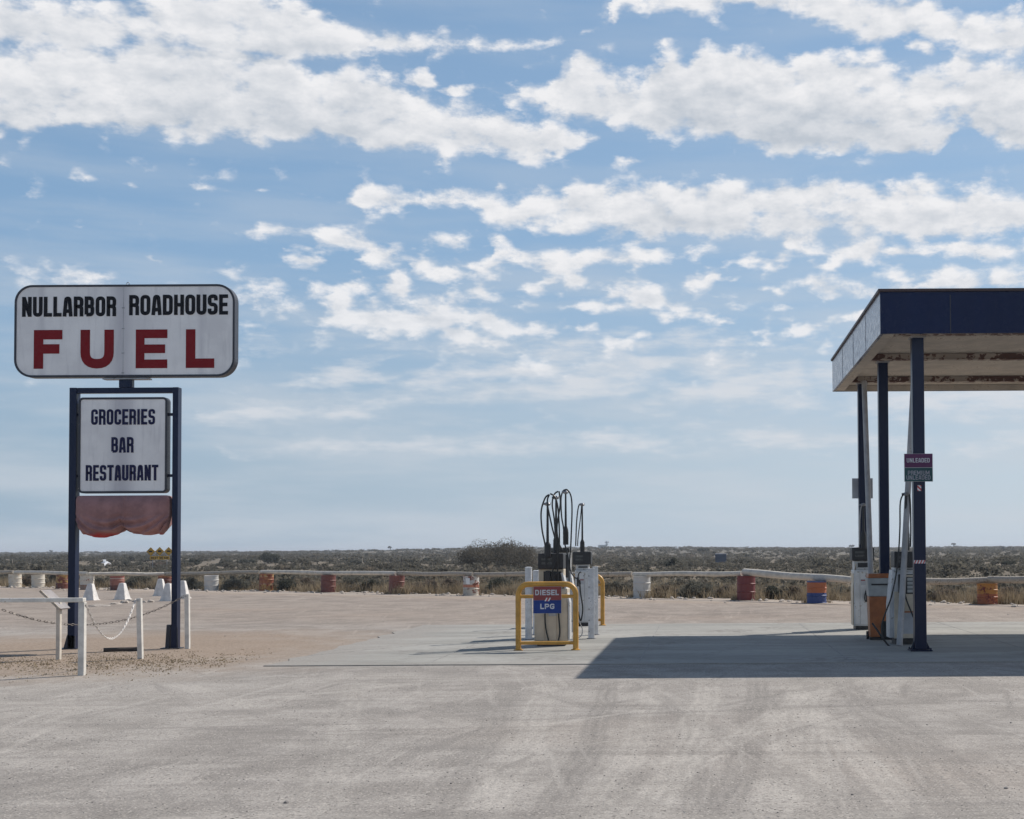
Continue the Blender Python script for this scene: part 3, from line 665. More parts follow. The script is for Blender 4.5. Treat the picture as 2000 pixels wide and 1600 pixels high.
# signs fixed on the columns
def board_sign(name, label, cat, centre, w, h, panels, th=.012):
    t = thing(name, label, cat, centre)
    z = -h/2
    b = MB(); b.box(-w/2, w/2, 0, th, -h/2, h/2); b.build('back_plate', M['greysign'], t)
    for hh, mat in panels:
        p = MB(); p.box(-w/2+.006, w/2-.006, -.004, -.0005, z+.004, z+hh*h-.004); p.build('panel', mat, t); z += hh*h
    return t
Yc = 21.65 - .0925
c = D(1794, 913.5, Yc-.02)
t = board_sign('fuel_type_sign', 'small square UNLEADED and PREMIUM UNLEADED sign on the front canopy column', 'sign', (c.x, Yc-.02, c.z), .445, .437, [(.5, M['tealsign']), (.5, M['plumsign'])])
s_ = S(Yc)
def lx(px): return (px-1794)/s_
def lz(py): return (913.5-py)/s_
word('UNLEADED', lx(1771), lx(1816), lz(903.5), lz(895), .011, -.006, M['lettergrey'], t)
word('PREMIUM', lx(1773), lx(1815), lz(928), lz(919.5), .010, -.006, M['letterdim'], t)
word('UNLEADED', lx(1770), lx(1817), lz(937), lz(928.8), .010, -.006, M['letterdim'], t)
c = D(1795.5, 953.5, Yc)
st = thing('sticker', 'tiny red and white striped sticker below the UNLEADED sign', 'sticker', (c.x, Yc-.004, c.z))
MB().box(-.03, .03, 0, .003, -.045, .045).build('backing', M['white2'], st)
mb = MB()
mb.prism([(-.03, .045), (-.03, .01), (.03, -.045), (.03, -.01)], -.003, -.001); mb.prism([(.005,.045),(.03,.045),(.03,.02)], -.003, -.001); mb.prism([(-.03,-.045),(-.005,-.045),(-.03,-.02)], -.003, -.001)
mb.build('stripe', M['red2'], st)
c = D(1796, 1097.5, Yc)
st = thing('reflective_tape', 'red and white hazard tape band low on the front canopy column', 'tape', (c.x, Yc-.004, c.z))
MB().box(-.09, .09, 0, .003, -.026, .026).build('backing', M['white2'], st)
mb = MB()
for k in range(4):
    x = -.088 + k*.046; mb.prism([(x, -.026), (x+.02, -.026), (x+.042, .026), (x+.022, .026)], -.003, -.001)
mb.build('stripe', M['red2'], st)
c = D(1684.5, 954, 27.77)
board_sign('blank_sign', 'blank grey back of a square sign on the rearmost canopy column', 'sign', (c.x, 27.77, c.z), .415, .405, [(1.0, M['greysign'])])

# ------------------------------------------------------------------ pumps
def hose(mb_parent, pts, r=.0135, name='hose', mat=None, n=10):
    return MB().tube(spline(pts, n), r, 8).build(name, mat or M['rubber'], mb_parent, smooth=True)
def nozzle(parent, x, y, z, flip=1):
    m = MB()
    m.tube(spline([(x, y, z+.10), (x, y-.015, z+.03), (x, y-.01, z-.06)], 5), [.022]*5+[.018]*6, 10)
    m.tube(spline([(x, y, z+.09), (x+.02*flip, y-.03, z+.17), (x+.05*flip, y-.01, z+.20)], 5), .011, 8)
    m.tube(spline([(x+.03*flip, y-.01, z+.06), (x+.055*flip, y-.02, z), (x+.02*flip, y-.015, z-.06)], 6), .006, 6)
    return m.build('nozzle', M['black'], parent, smooth=True)
def make_pump(name, label, loc, w, d, h_low, h_top, h_head, mat_body, head=(.42, .24), headz=None, masts=(), top_w=None, base_h=.07, side=None, louvre=False):
    t = thing(name, label, 'fuel pump', loc, group='fuel pumps on the forecourt')
    MB().box(-w*.42, w*.42, .03, d-.03, .001, base_h).build('plinth', M['black'], t)
    b = MB(); b.box(-w/2, w/2, 0, d, base_h+.001, h_low); b.build('cabinet', mat_body, t, bevel=.014)
    pn = MB()
    pn.box(-w/2+.02, -w*.19, -.012, -.0015, base_h+.03, h_low-.03); pn.box(-w*.175, w*.175, -.012, -.0015, base_h+.03, h_low-.03); pn.box(w*.19, w/2-.02, -.012, -.0015, base_h+.03, h_low-.03)
    pn.build('front_panel', mat_body, t, bevel=.004)
    tw = top_w or w*.78
    u = MB(); u.box(-tw/2, tw/2, .05, d-.05, h_low+.001, h_top); u.build('upper_column', mat_body, t, bevel=.01)
    rc = MB(); rc.box(-tw*.30, tw*.42, .035, .0485, h_low+.05, h_top-.04); rc.build('nozzle_recess', M['black'], t)
    kh = MB(); kh.lathe([(.014, 0), (.014, .006), (.008, .008)], (0, 0, 0), 10); kh = kh.build('lock', M['steel'], t); kh.location = (w*.12, -.013, h_low-.12); kh.rotation_euler = (R(90), 0, 0)
    MB().box(-w*.14, w*.14, -.0155, -.0125, h_low-.30, h_low-.18).build('decal', M['greysign'], t)
    MB().box(-w*.13, w*.13, -.0185, -.016, h_low-.215, h_low-.195).build('decal_stripe', M['redsign'], t)
    MB().box(w/2+.0005, w/2+.004, .06, d-.06, base_h+.08, base_h+.26).build('side_vent', M['steel'], t)
    hw, hh = head; hz = h_top+.001
    hd = MB(); hd.box(-hw/2, hw/2, -.02, d-.06, hz, hz+hh); hd = hd.build('display_head', M['black'], t, bevel=.012)
    sc = MB(); sc.box(-hw*.36, hw*.05, -.026, -.0215, hz+hh*.56, hz+hh*.72); sc.box(-hw*.36, hw*.05, -.026, -.0215, hz+hh*.30, hz+hh*.46)
    sc.build('display', paint('grey_display', (.06, .062, .06), .3), hd)
    return t
def mast(parent, x, y, z0, z1, spring=.36, rr=.022):
    m = MB(); m.tube([(x, y, z0), (x, y, z0+spring*.25)], rr*2.3, 12); m.tube([(x, y, z0+spring*.25), (x, y, z0+spring*.8), (x, y, z0+spring)], [rr*2.3, rr*2.1, rr*1.1], 12)
    m.tube([(x, y, z0+spring), (x, y, z1)], [rr, rr*.7], 10)
    for k in range(6): m.lathe([(rr*2.45, 0), (rr*2.45, .012)], (x, y, z0+spring*.3+k*.024), 12)
    o = m.build('hose_mast', M['black'], parent, smooth=True)
    k = MB(); k.lathe([(.012, 0), (.045, .012), (.05, .035), (.035, .06), (.012, .066)], (x, y, z1-.02), 12); k.tube([(x-.07, y, z1+.015), (x+.05, y, z1+.02)], .018, 8); k.build('hose_clamp', M['steel'], o, smooth=True)
    return o
# pump A: front diesel pump
pa_ = G(1076, 1262, SZ); Ya = pa_.y; sA = S(Ya); bzA = 1263
def a_(px, py, y=0.0): return ((px-1076)/sA, y, (bzA-py)/sA)
t = make_pump('fuel_pump', 'cream fuel pump behind the DIESEL and LPG sign and the front yellow guard', (pa_.x, Ya, SZ), .555, .46, .96, 1.285, 1.54, M['cream'], head=(.425, .26), top_w=.42)
w_ = MB(); w_.prism([(.16, 1.22), (.20, 1.22), (.315, .72), (.315, .10), (.284, .10), (.284, .72)], .02, .34); w_.build('side_wing', M['pumpwhite'], t, bevel=.006)
MB().box(-.035, .10, -.022, -.014, .50, .62).build('notice', M['greysign'], t)
mast(t, -.045, -.055, 1.49, 2.36, .25, .024); mast(t, .06, .30, 1.55, 2.48, .30, .022)
bx = MB(); bx.box(-.075, .0, -.10, -.022, 1.05, 1.26); bx.box(.02, .12, -.09, -.022, .98, 1.24); bx.build('nozzle_boot', M['black'], t, bevel=.01)
nozzle(t, .075, -.11, 1.02)
hose(t, [a_(1074, 968, -.05), a_(1066, 975, -.06), a_(1058.5, 1000, -.06), a_(1060, 1035, -.07), a_(1067, 1072, -.07), a_(1068, 1105, -.08)])
hose(t, [a_(1074, 968, -.05), a_(1071, 985, -.1), a_(1080, 1030, -.12), a_(1089, 1070, -.12), a_(1091, 1130, -.1), a_(1092, 1200, -.06), a_(1094, 1235, -.05), a_(1091, 1252, -.05)])
hose(t, [a_(1076, 966, -.04), a_(1086, 974, -.06), a_(1092, 1000, -.08), a_(1094, 1050, -.08), a_(1092, 1080, -.08), a_(1080, 1120, -.09), a_(1067, 1180, -.06), a_(1066, 1220, -.06), a_(1072, 1252, -.05)])
hose(t, [a_(1087, 960, .3), a_(1080, 966, .28), a_(1076, 985, .25), a_(1081, 1020, .2), a_(1085, 1075, .1)])
hose(t, [a_(1089, 960, .3), a_(1092, 985, .25), a_(1086, 1030, .2), a_(1089, 1060, .2), a_(1096, 1075, .2)])
# pump B: middle
pb_ = G(1092, 1246, SZ); sB = S(pb_.y)
t = make_pump('fuel_pump', 'narrow white fuel pump squeezed between the cream pump and the rear pump', (pb_.x, pb_.y, SZ), .40, .46, 1.05, 1.56, 1.7, M['pumpwhite'], head=(.38, .08), top_w=.38)
def b_(px, py, y=0.0): return ((px-1092)/sB, y, (1247-py)/sB)
mast(t, (1106.5-1092)/sB, -.10, 1.70, (1247-965)/sB, .34, .022)
hose(t, [b_(1102, 960, -.1), b_(1097.5, 975, -.1), b_(1098.5, 1010, -.1), b_(1102, 1032, -.1), b_(1104, 1060, -.12), b_(1112, 1095, -.16), b_(1114, 1150, -.2), b_(1113, 1190, -.2), b_(1119, 1215, -.2)])
hose(t, [b_(1102, 960, -.1), b_(1110, 959, -.1), b_(1117, 972, -.1), b_(1119, 1000, -.12), b_(1117, 1060, -.14), b_(1115, 1110, -.15), b_(1124, 1128, -.2), b_(1133, 1135, -.2), b_(1136, 1160, -.2), b_(1140, 1190, -.2), b_(1136, 1213, -.2), b_(1131, 1195, -.2)])
hose(t, [b_(1131, 1195, -.2), b_(1134, 1215, -.2), b_(1139, 1228, -.2), b_(1138, 1240, -.2), b_(1131, 1246, -.2)], .009, mat=M['strut'])
nz = nozzle(t, (1131-1092)/sB, -.22, (1247-1140)/sB)
sd = MB(); sd.prism([(.19, 1.2), (.215, 1.2), (.30, .7), (.30, .1), (.19, .1)], .0, .3); sd.build('side_wing', M['pumpwhite'], t, bevel=.006)
# pump C: rear
pc_ = G(1137, 1223, SZ); sC = S(pc_.y)
t = make_pump('fuel_pump', 'rear fuel pump with square black head beside the far yellow guard', (pc_.x, pc_.y, SZ), .30, .42, 1.18, 1.30, 1.56, M['pumpwhite'], head=(.385, .265), top_w=.27)
def c_(px, py, y=0.0): return ((px-1137)/sC, y, (1224-py)/sC)
mast(t, 0.0, .10, 1.56, (1224-988)/sC, .27, .021)
hose(t, [c_(1135.5, 985, .1), c_(1130, 990, .1), c_(1126, 1020, .1), c_(1124, 1068, .1)])
hose(t, [c_(1136, 985, .1), c_(1134, 1010, .08), c_(1129, 1050, .08), c_(1128, 1068, .08)], .011)
# pump D: right front, turned a little so its side shows
sDp = G(1768, 1259, SZ); sD = S(sDp.y)
t = make_pump('fuel_pump', 'white and cream unleaded pump half hidden behind the front canopy column', (sDp.x+.02, sDp.y, SZ), .42, .50, 1.20, 1.28, 1.55, M['pumpwhite'], head=(.38, .265), top_w=.36, base_h=.10)
def d_(px, py, y=0.0): return ((px-1768)/sD-.02, y, (1260-py)/sD)
MB().prism([(-.211, .11), (-.275, .11), (-.275, .66), (-.215, 1.24), (-.18, 1.24), (-.211, 1.1)], .02, .44).build('side_wing', M['pumpwhite'], t, bevel=.006)
MB().box(-.20, .20, -.016, -.013, .11, .88).build('cream_front', M['cream'], t)
kp = MB(); kp.box(-.13, -.035, -.055, -.013, .86, 1.17); kp.build('nozzle_boot', M['black'], t, bevel=.01)
pp = MB(); pp.box(-.03, .19, -.03, -.013, .84, 1.17); pp = pp.build('price_panel', M['black'], t, bevel=.005)
for k in range(4): MB().box(.02, .115, -.036, -.031, .865+k*.065, .915+k*.065).build('button', M['bingrey'], pp)
MB().box(-.02, .18, -.036, -.031, 1.125, 1.155).build('display', M['cream'], pp)
MB().box(-.10, .12, -.020, -.0165, .18, .55).build('notice', M['greysign'], t)
MB().box(-.10, .12, -.024, -.0205, .53, .555).build('notice_header', M['binorange'], t)
mast(t, d_(1774, 0)[0], .1, 1.56, (1260-968)/sD, .5, .024)
hose(t, [d_(1776, 966, .1), d_(1768, 968, .08), d_(1762, 985, .06), d_(1760, 1030, .0), d_(1756, 1075, -.08), d_(1751, 1115, -.12), d_(1740, 1165, -.14), d_(1727, 1200, -.14), d_(1720, 1225, -.14), d_(1722, 1250, -.2)])
hose(t, [d_(1703, 1218, -.1), d_(1712, 1232, -.2), d_(1722, 1248, -.25), d_(1737, 1264, -.3), d_(1760, 1268, -.32), d_(1782, 1266, -.3)], .016)
hose(t, [d_(1766, 1155, -.06), d_(1770, 1175, -.12), d_(1780, 1200, -.12), d_(1790, 1225, -.1), d_(1794, 1245, -.1)], .014)
hose(t, [d_(1778, 966, .1), d_(1782, 975, .1), d_(1783, 1030, .1), d_(1782, 1070, .1)])
nozzle(t, d_(1763, 0)[0], -.09, .90)
# pump E: left rear under canopy
pe = G(1687, 1230, SZ); sE = S(pe.y)
t = make_pump('fuel_pump', 'pale fuel pump at the left rear of the canopy beside the orange bin', (pe.x, pe.y, SZ), .375, .48, 1.18, 1.36, 1.6, M['pumpwhite'], head=(.44, .26), top_w=.34)
def e_(px, py, y=0.0): return ((px-1687)/sE, y, (1232-py)/sE)
MB().prism([(-.19, .09), (-.205, .09), (-.205, .85), (-.15, 1.30), (-.13, 1.30), (-.19, 1.1)], .02, .42).build('side_wing', M['cream'], t, bevel=.006)
mast(t, (1688-1687)/sE, -.02, 1.6, (1232-990)/sE, .36, .024)
hose(t, [e_(1690, 986, 0), e_(1684, 992, -.02), e_(1681, 1020, -.02), e_(1680, 1066, -.02)], .014, mat=M['strut'])
nozzle(t, (1693-1687)/sE, -.05, (1232-1170)/sE)
hose(t, [e_(1694, 1150, -.05), e_(1689, 1165, -.06), e_(1690, 1176, -.06), e_(1696, 1174, -.06), e_(1696, 1160, -.06)], .012)

# ------------------------------------------------------------------ yellow guards, bollards, DIESEL sign
def make_guard(label, loc, w=.92, h=1.10, r=.045):
    t = thing('pump_guard', label, 'guard rail', loc, group='yellow pump guards')
    rc = .16; pts = [(-w/2, 0, .02), (-w/2, 0, h-rc-r)]
    for k in range(1, 7): a = R(180-15*k); pts.append((-w/2+rc+rc*math.cos(a), 0, h-rc-r+rc*math.sin(a)))
    pts.append((w/2-rc, 0, h-r))
    for k in range(1, 7): a = R(90-15*k); pts.append((w/2-rc+rc*math.cos(a), 0, h-rc-r+rc*math.sin(a)))
    pts.append((w/2, 0, .02))
    MB().tube(pts, r, 16).build('frame', M['yellow'], t, smooth=True)
    MB().tube([(-w/2+r*.6, 0, .86*1.0), (w/2-r*.6, 0, .86)], r*.62, 12).build('upper_rail', M['yellow'], t, smooth=True)
    MB().tube([(-w/2+r*.6, 0, .115), (w/2-r*.6, 0, .115)], r*.62, 12).build('lower_rail', M['yellow'], t, smooth=True)
    for sx in (-1, 1): MB().lathe([(.075, .0), (.075, .012), (.05, .02)], (sx*w/2, 0, .001), 16).build('foot_plate', M['yellow'], t, smooth=True)
    return t
gf = G(1068.5, 1270, SZ); make_guard('yellow tubular guard carrying the DIESEL LPG sign in front of the cream pump', (gf.x, gf.y, SZ))
gr = G(1177, 1221.5, SZ); make_guard('yellow tubular guard at the far end of the pump island, only its right leg showing', (gr.x-.46, gr.y, SZ))
sg = S(gf.y-.06)
cz = D(1069, 1172, gf.y-.06)
t = thing('fuel_type_sign', 'square DIESEL over LPG sign fixed on the front yellow guard', 'sign', (cz.x, gf.y-.062, cz.z))
MB().box(-.225, .225, 0, .01, -.215, .215).build('back_plate', M['greysign'], t)
MB().box(-.222, .222, -.004, -.0005, -.212, -.004).build('blue_panel', M['bluesign'], t)
MB().box(-.222, .222, -.004, -.0005, -.002, .212).build('red_panel', M['redsign'], t)
def gx(z): return (980+z/4.446-1069)/sg
def gz(z): return (1172-(940+z/4.446))/sg
word('DIESEL', gx(290), gx(497), gz(990), gz(943), .019, -.008, M['lettergrey'], t, gap=.16)
word('LPG', gx(335), gx(457), gz(1110), gz(1064), .019, -.008, M['lettergrey'], t, gap=.16)
mb = MB()
for k in range(2):
    x = gx(372+k*28); mb.prism([(x, gz(1042)), (x+.022, gz(1042)), (x+.05, gz(1012)), (x+.028, gz(1012))], -.008, -.006)
mb.build('white_slash', M['white2'], t)
mb = MB(); x = gx(386); mb.prism([(x+.0, gz(1042)), (x+.020, gz(1042)), (x+.048, gz(1012)), (x+.028, gz(1012))], -.007, -.0055); mb.build('red_slash', M['red2'], t)
def bollard(label, px, py, h, kind, w=.062):
    p = G(px, py, SZ); t = thing('bollard', label, 'bollard', (p.x, p.y, SZ), group='white steel bollards guarding the pumps')
    if kind == 'round':
        MB().lathe([(w, .012), (w, h-.02)], (0,0,0), 20).build('post', M['white_steel'], t, smooth=True)
        MB().lathe([(w+.004, h-.019), (w+.004, h-.004), (w*.6, h+.004)], (0,0,0), 20).build('cap', M['white_steel'], t, smooth=True)
    else:
        m = MB(); m.box(-w, w, -.055, -.046, .012, h); m.box(-w, w, .046, .055, .012, h); m.box(-.005, .005, -.045, .045, .012, h); m.build('post', M['white_steel'], t)
        for k in range(6): MB().box(-.042, -.030, -.058, -.0555, .12+k*.2, .145+k*.2).build('bolt_hole', M['black'], t)
        MB().box(-w-.003, w+.003, -.058, .058, h+.001, h+.010).build('cap', M['white_steel'], t)
    MB().lathe([(w+.03, .001), (w+.03, .011)], (0,0,0), 20).build('base_plate', M['steel'], t, smooth=True)
bollard('round white bollard nearest the left side of the cream pump', 1032.5, 1249, 1.30, 'round')
bollard('round white bollard tucked between its twin and the cream pump', 1047.5, 1240, 1.22, 'round')
bollard('flanged white steel post with bolt holes at the right of the pump island', 1155, 1247.5, 1.26, 'flange', .052)
bollard('white steel post just behind the flanged post with bolt holes', 1163, 1240, 1.28, 'flange', .05)

# ------------------------------------------------------------------ bin
pb = G(1719, 1250, SZ)
t = thing('rubbish_bin', 'tall orange and grey bin between the canopy pumps', 'bin', (pb.x, pb.y, SZ))
def frust(x0, x1, X0_, X1_, y0, y1, Y0_, Y1_, z0, z1):
    return [(x0,y0,z0),(x1,y0,z0),(x1,y1,z0),(x0,y1,z0),(X0_,Y0_,z1),(X1_,Y0_,z1),(X1_,Y1_,z1),(X0_,Y1_,z1)]
FB = [(0,3,2,1),(4,5,6,7),(0,1,5,4),(1,2,6,5),(2,3,7,6),(3,0,4,7)]
MB().add(frust(-.17,.17,-.185,.185,0,.31,-.01,.33,.05,.76), FB).build('body', M['binorange'], t, bevel=.012)
MB().add(frust(-.19,.19,-.215,.215,-.015,.335,-.03,.35,.761,1.08), FB).build('shroud', M['bingrey'], t, bevel=.012)
MB().box(-.15,.15,-.034,-.018,.955,.985).build('slot', M['black'], t)
MB().add(frust(-.205,.205,-.19,.19,-.03,.35,-.01,.33,1.081,1.16), FB).build('lid', M['binorange'], t, bevel=.015)
MB().box(-.17,.17,.02,.30,.001,.049).build('foot', M['black'], t)
MB().box(.03,.172,-.03,-.004,.03,.33).build('kick_panel', M['black'], t, bevel=.006)
for s in (-1, 1): MB().tube([(s*.175,.28,.07),(s*.205,.28,.07)], .07, 16).build('wheel', M['black'], t, smooth=True)

# ------------------------------------------------------------------ the roadhouse sign
sp0 = G(237, 1267); sS = S(sp0.y)
SG = thing('roadhouse_sign', 'tall NULLARBOR ROADHOUSE FUEL sign on a navy steel frame with two posts', 'sign', sp0)
SG.rotation_euler = (0, R(.02), 0)
def q_(px): return (px-237)/sS
def h_(py): return (1267-py)/sS
def zx(z): return q_(z/2.962)
def zh(z): return h_(530+z/2.962)
yf = 0.0
for (x0, x1, nm) in ((zx(401), zx(442), 'l'), (zx(998), zx(1031), 'r')):
    p = MB(); p.box(x0, x1, -.075, .085, -.05, zh(674)-.0); po = p.build('post', M['navy'], SG, bevel=.006)
    f = MB(); xm = (x0+x1)/2
    if nm == 'l':
        f.prism([(x0-.07, .0), (x1+.01, .0), (x1+.012, .22), (x0-.004, .24), (x0-.03, .14)], -.075, -.058); f.prism([(x0-.07, 0), (x0-.004, 0), (x0-.004, .24), (x0-.03, .14)], -.057, .05)
    else:
        f.prism([(x0-.10, .0), (x0-.03, .0), (x0-.012, .40), (x0-.075, .40)], -.075, .03); f.prism([(x0-.012, 0), (x1+.02, 0), (x1+.012, .36), (x0-.010, .36)], -.072, -.058)
    f.build('foot_bracket', M['signframe'], po)
    b = MB(); b.box(x0-.16, x1+.06, -.13, .10, -.03, .015); b.build('base_plate', M['signframe'], po)
MB().box(zx(442)+.001, zx(998)-.001, -.05, .05, zh(706), zh(674)).build('crossbar', M['navy'], SG, bevel=.006)
MB().box(zx(683), zx(760), -.05, .05, zh(673), zh(628)).build('neck', M['navy'], SG, bevel=.006)
fl = MB(); fl.box(zx(592), zx(858), -.08, .08, zh(627), zh(619)); fl.box(zx(600), zx(660), -.11, -.081, zh(629), zh(621)); fl.box(zx(780), zx(857), -.11, -.081, zh(629), zh(621)); fl.build('mounting_flange', M['steel'], SG)
def sign_box(x0, x1, z0, z1, rad, dep, name):
    outer = rrect(x0, x1, z0, z1, rad, 10); n = len(outer)
    inn = rrect(x0+.035, x1-.035, z0+.035, z1-.035, rad-.035, 10)
    f = MB()
    # rim: ring front, sides, back sheet
    vs = [(x, -dep/2, z) for x, z in outer] + [(x, -dep/2, z) for x, z in inn] + [(x, dep/2, z) for x, z in outer] + [(x, -dep/2+.012, z) for x, z in inn]
    fs = []
    for i in range(n):
        j = (i+1) % n; fs += [(i, j, n+j, n+i), (i, 2*n+i, 2*n+j, j), (n+i, n+j, 3*n+j, 3*n+i)]
    fs.append(tuple(range(2*n, 3*n))[::-1]); f.add(vs, fs)
    fr = f.build(name, M['signframe'], SG)
    face = MB(); face.prism(rrect(x0+.033, x1-.033, z0+.033, z1-.033, rad-.033, 10), -dep/2+.010, -dep/2+.018); face.build('face', M['signface'], fr)
    return fr
dF = .19; fr = sign_box(zx(82), zx(1358), zh(614), zh(77), .30, dF, 'upper_sign_box')
yt = -dF/2+.006
word('NULLARBOR', zx(125), zx(670), zh(262), zh(146), .062, yt, M['ink'], fr, gap=.13, slope=.002)
word('ROADHOUSE', zx(745), zx(1318), zh(256), zh(138), .062, yt, M['ink'], fr, gap=.13, slope=.002)
tf = zx(250)-zx(195)
for ch, a, b in (('F', 195, 360), ('U', 465, 658), ('E', 785, 968), ('L', 1075, 1240)):
    word(ch, zx(a), zx(b), zh(564), zh(339), tf if ch != 'E' else tf*.92, yt, M['red'], fr)
sm = MB(); sm.box(zx(710), zx(713), yt+.001, yt+.0035, zh(604), zh(88)); sm.build('centre_seam', M['greysign'], fr)
rv = MB()
for zz in (212, 333, 475, 590): rv.box(zx(704), zx(719), yt-.004, yt+.0, zh(zz+3), zh(zz-2))
rv.build('rivet', M['steel'], fr)
MB().tube([(zx(725)+.022*math.cos(a_k), 0, zh(66)+.022*math.sin(a_k)) for a_k in [k*math.pi/8 for k in range(16)]], .006, 6, closed=True).build('lifting_eye', M['steel'], fr)
dG = .15; fr = sign_box(zx(455), zx(968), zh(1286), zh(731), .075, dG, 'lower_sign_box')
yt = -dG/2+.006
word('GROCERIES', zx(527), zx(897), zh(890), zh(800), .0435, yt, M['inkblue'], fr, gap=.15)
word('BAR', zx(645), zx(774), zh(1052), zh(962), .0435, yt, M['inkblue'], fr, gap=.15)
word('RESTAURANT', zx(498), zx(918), zh(1214), zh(1123), .0435, yt, M['inkblue'], fr, gap=.15)
br = MB()
for zz in (830, 1185):
    br.box(zx(442)+.001, zx(455)-.001, -.02, .02, zh(zz+8), zh(zz-8)); br.box(zx(968)+.001, zx(998)-.001, -.02, .02, zh(zz+8), zh(zz-8))
br.build('bracket', M['navy'], SG)

# cloth cover over the lowest panel
def build_tarp():
    lx0, lx1 = zx(447), zx(985); zt = zh(1300); nx, nz = 90, 44; cx = (lx0+lx1)/2; W = lx1-lx0
    o0 = (cx, -.0, zh(1545))
    vs = []; fs = []
    def hem(u):   # gathered lower edge, 0..1 across
        a = abs(math.sin(math.pi*u*2)); return .06*a*(1 if u < .5 else .82) + .075*(.5-abs(u-.5) > .02)*0
    H = zh(1300)-zh(1495)
    for j in range(nz+1):
        v = j/nz
        for i in range(nx+1):
            u = i/nx
            lobe = abs(math.sin(2*math.pi*u))**.75
            Hb = H*(1.0 + .24*lobe - (.07 if u > .5 else 0)*lobe)
            ez = smooth(0, .12, min(u, 1-u)); Hb *= .95+.05*ez
            x = lx0 + W*u; ins = .03*math.sin(v*math.pi)*0 + .09*max(0, v-.55)**1.3*(1 if u < .5 else -1)*(1-abs(2*abs(u-.5)-.0))*0
            edge = (abs(u-.5)*2)**8; x -= (u-.5)*.10*max(0, v-.6)*edge*2
            if v < .16: x = cx+(x-cx)*(.925+.075*math.sqrt(max(0, 1-(1-v/.16)**2)))
            z = zt - Hb*v
            gather = math.exp(-((u-.5)/.16)**2)
            r1 = math.sin(34*u + 6*v*(1 if u > .5 else -1))*.02*v*v
            # folds sweeping from the top corners down to the gathered middle
            d = abs(u-.52); side = 1 if u > .52 else -1
            w1 = smooth(.42, .9, v)
            r2 = .050*math.sin(30*(v*1.0 + 1.6*d*d + .15*d*side))*w1*(1-.5*d)
            r2 += .045*math.sin(46*d - 9*v)*smooth(.62, 1.0, v)*math.exp(-(d/.22)**2)
            r2 += .022*math.sin(60*u+5*math.sin(9*v))*smooth(.78, 1.0, v)
            bulge = .13*(1-(2*v-1)**4)*(1-(2*u-1)**8) - .06*gather*smooth(.3, 1, v)
            seam = .030*math.exp(-((u-.54)/.010)**2)
            z += .003*math.sin(38*u+1.0)*smooth(.8, 1, v)
            z -= .03*math.exp(-((u-.06)/.018)**2)*smooth(.75, 1, v) + .03*math.exp(-((u-.90)/.018)**2)*smooth(.75, 1, v)
            y = -.09 - bulge - r1 - r2 - .02*gather*v - seam
            if v > .93: y += .05*(v-.93)/.07
            vs.append((x-o0[0], y, z-o0[2]))
    for j in range(nz):
        for i in range(nx):
            a = j*(nx+1)+i; fs.append((a, a+nx+1, a+nx+2, a+1))
    # back sheet
    o = len(vs)
    for j in range(nz+1):
        for i in range(nx+1):
            x, y, z = vs[j*(nx+1)+i]; vs.append((x, .09 + (-.09-y)*.5, z))
    for j in range(nz):
        for i in range(nx):
            a = o+j*(nx+1)+i; fs.append((a, a+1, a+nx+2, a+nx+1))
    for i in range(nx): fs.append((i, i+1, o+i+1, o+i)); b = nz*(nx+1)+i; fs.append((b, o+b, o+b+1, b+1))
    for j in range(nz):
        a = j*(nx+1); fs.append((a, o+a, o+a+nx+1, a+nx+1)); b = a+nx; fs.append((b, b+nx+1, o+b+nx+1, o+b))
    m = MB(); m.add(vs, fs)
    ob = m.build('cloth_cover', M['tarp'], None, smooth=True, loc=sp0+Vector(o0)+Vector((0, 0, 0)))
    tag(ob, 'faded red cloth tied over the lowest panel between the sign posts', 'cloth')
    k = MB()
build_tarp()

# ------------------------------------------------------------------ rail, posts, chains, info board
pr = G(160, 1319); sR = S(pr.y)
t = thing('white_rail', 'long white painted hitching rail at the left with one square end post', 'rail', pr)
hr = (1319-1177)/sR
MB().box(-.04, .04, -.04, .04, -.05, hr).build('post', M['white_post'], t, bevel=.006)
MB().box(-2.64, -2.56, -.04, .04, -.05, hr).build('post', M['white_post'], t, bevel=.006)
MB().box(-2.9, .028, -.052, .052, hr+.001, hr+.058).build('rail', M['white_post'], t, bevel=.01)
def post(label, px, py, topy, w=.036, dx=0):
    p = G(px, py); s = S(p.y); h = (py-topy)/s
    t = thing('white_post', label, 'post', p, group='white posts in front of the big sign')
    m = MB(); m.box(-w, w, -w, w, -.05, h); m.build('shaft', M['white_post'], t, bevel=.006)
    MB().tube([(0, -w-.001, h-.04), (0, -w-.035, h-.045), (0, -w-.035, h-.02)], .006, 6).build('hook', M['steel'], t, smooth=True)
    return p, h, t
p2, h2, t2 = post('leaning white post nearest the middle, holding the short white chain', 274.5, 1287, 1169); t2.rotation_euler = (0, R(-1.6), 0)
p3, h3, t3 = post('white post with peeling face just right of the big sign', 366.5, 1267, 1161)
t3.rotation_euler = (0, R(-.8), 0)
def chain(name, label, a, b, sag, r=.011, mat=None):
    a = Vector(a); b = Vector(b); n = max(20, int((b-a).length/.055)); m = MB()
    P = [a.lerp(b, k/n) - Vector((0, 0, sag*4*(k/n)*(1-k/n))) for k in range(n+1)]
    for k in range(n):
        c0 = (P[k]+P[k+1])/2; d = (P[k+1]-P[k]); l = d.length*.66; d.normalize()
        s1 = Vector((0, 1, 0)) if k % 2 == 0 else d.cross(Vector((0, 1, 0))).normalized()
        ring = [c0 + d*math.cos(t_)*l + s1*math.sin(t_)*r*1.5 for t_ in [2*math.pi*q/8 for q in range(8)]]
        m.tube([v-a for v in ring], r*.55, 5, closed=True)
    o = m.build(name, mat, None, smooth=True, loc=a); tag(o, label, 'chain'); return o
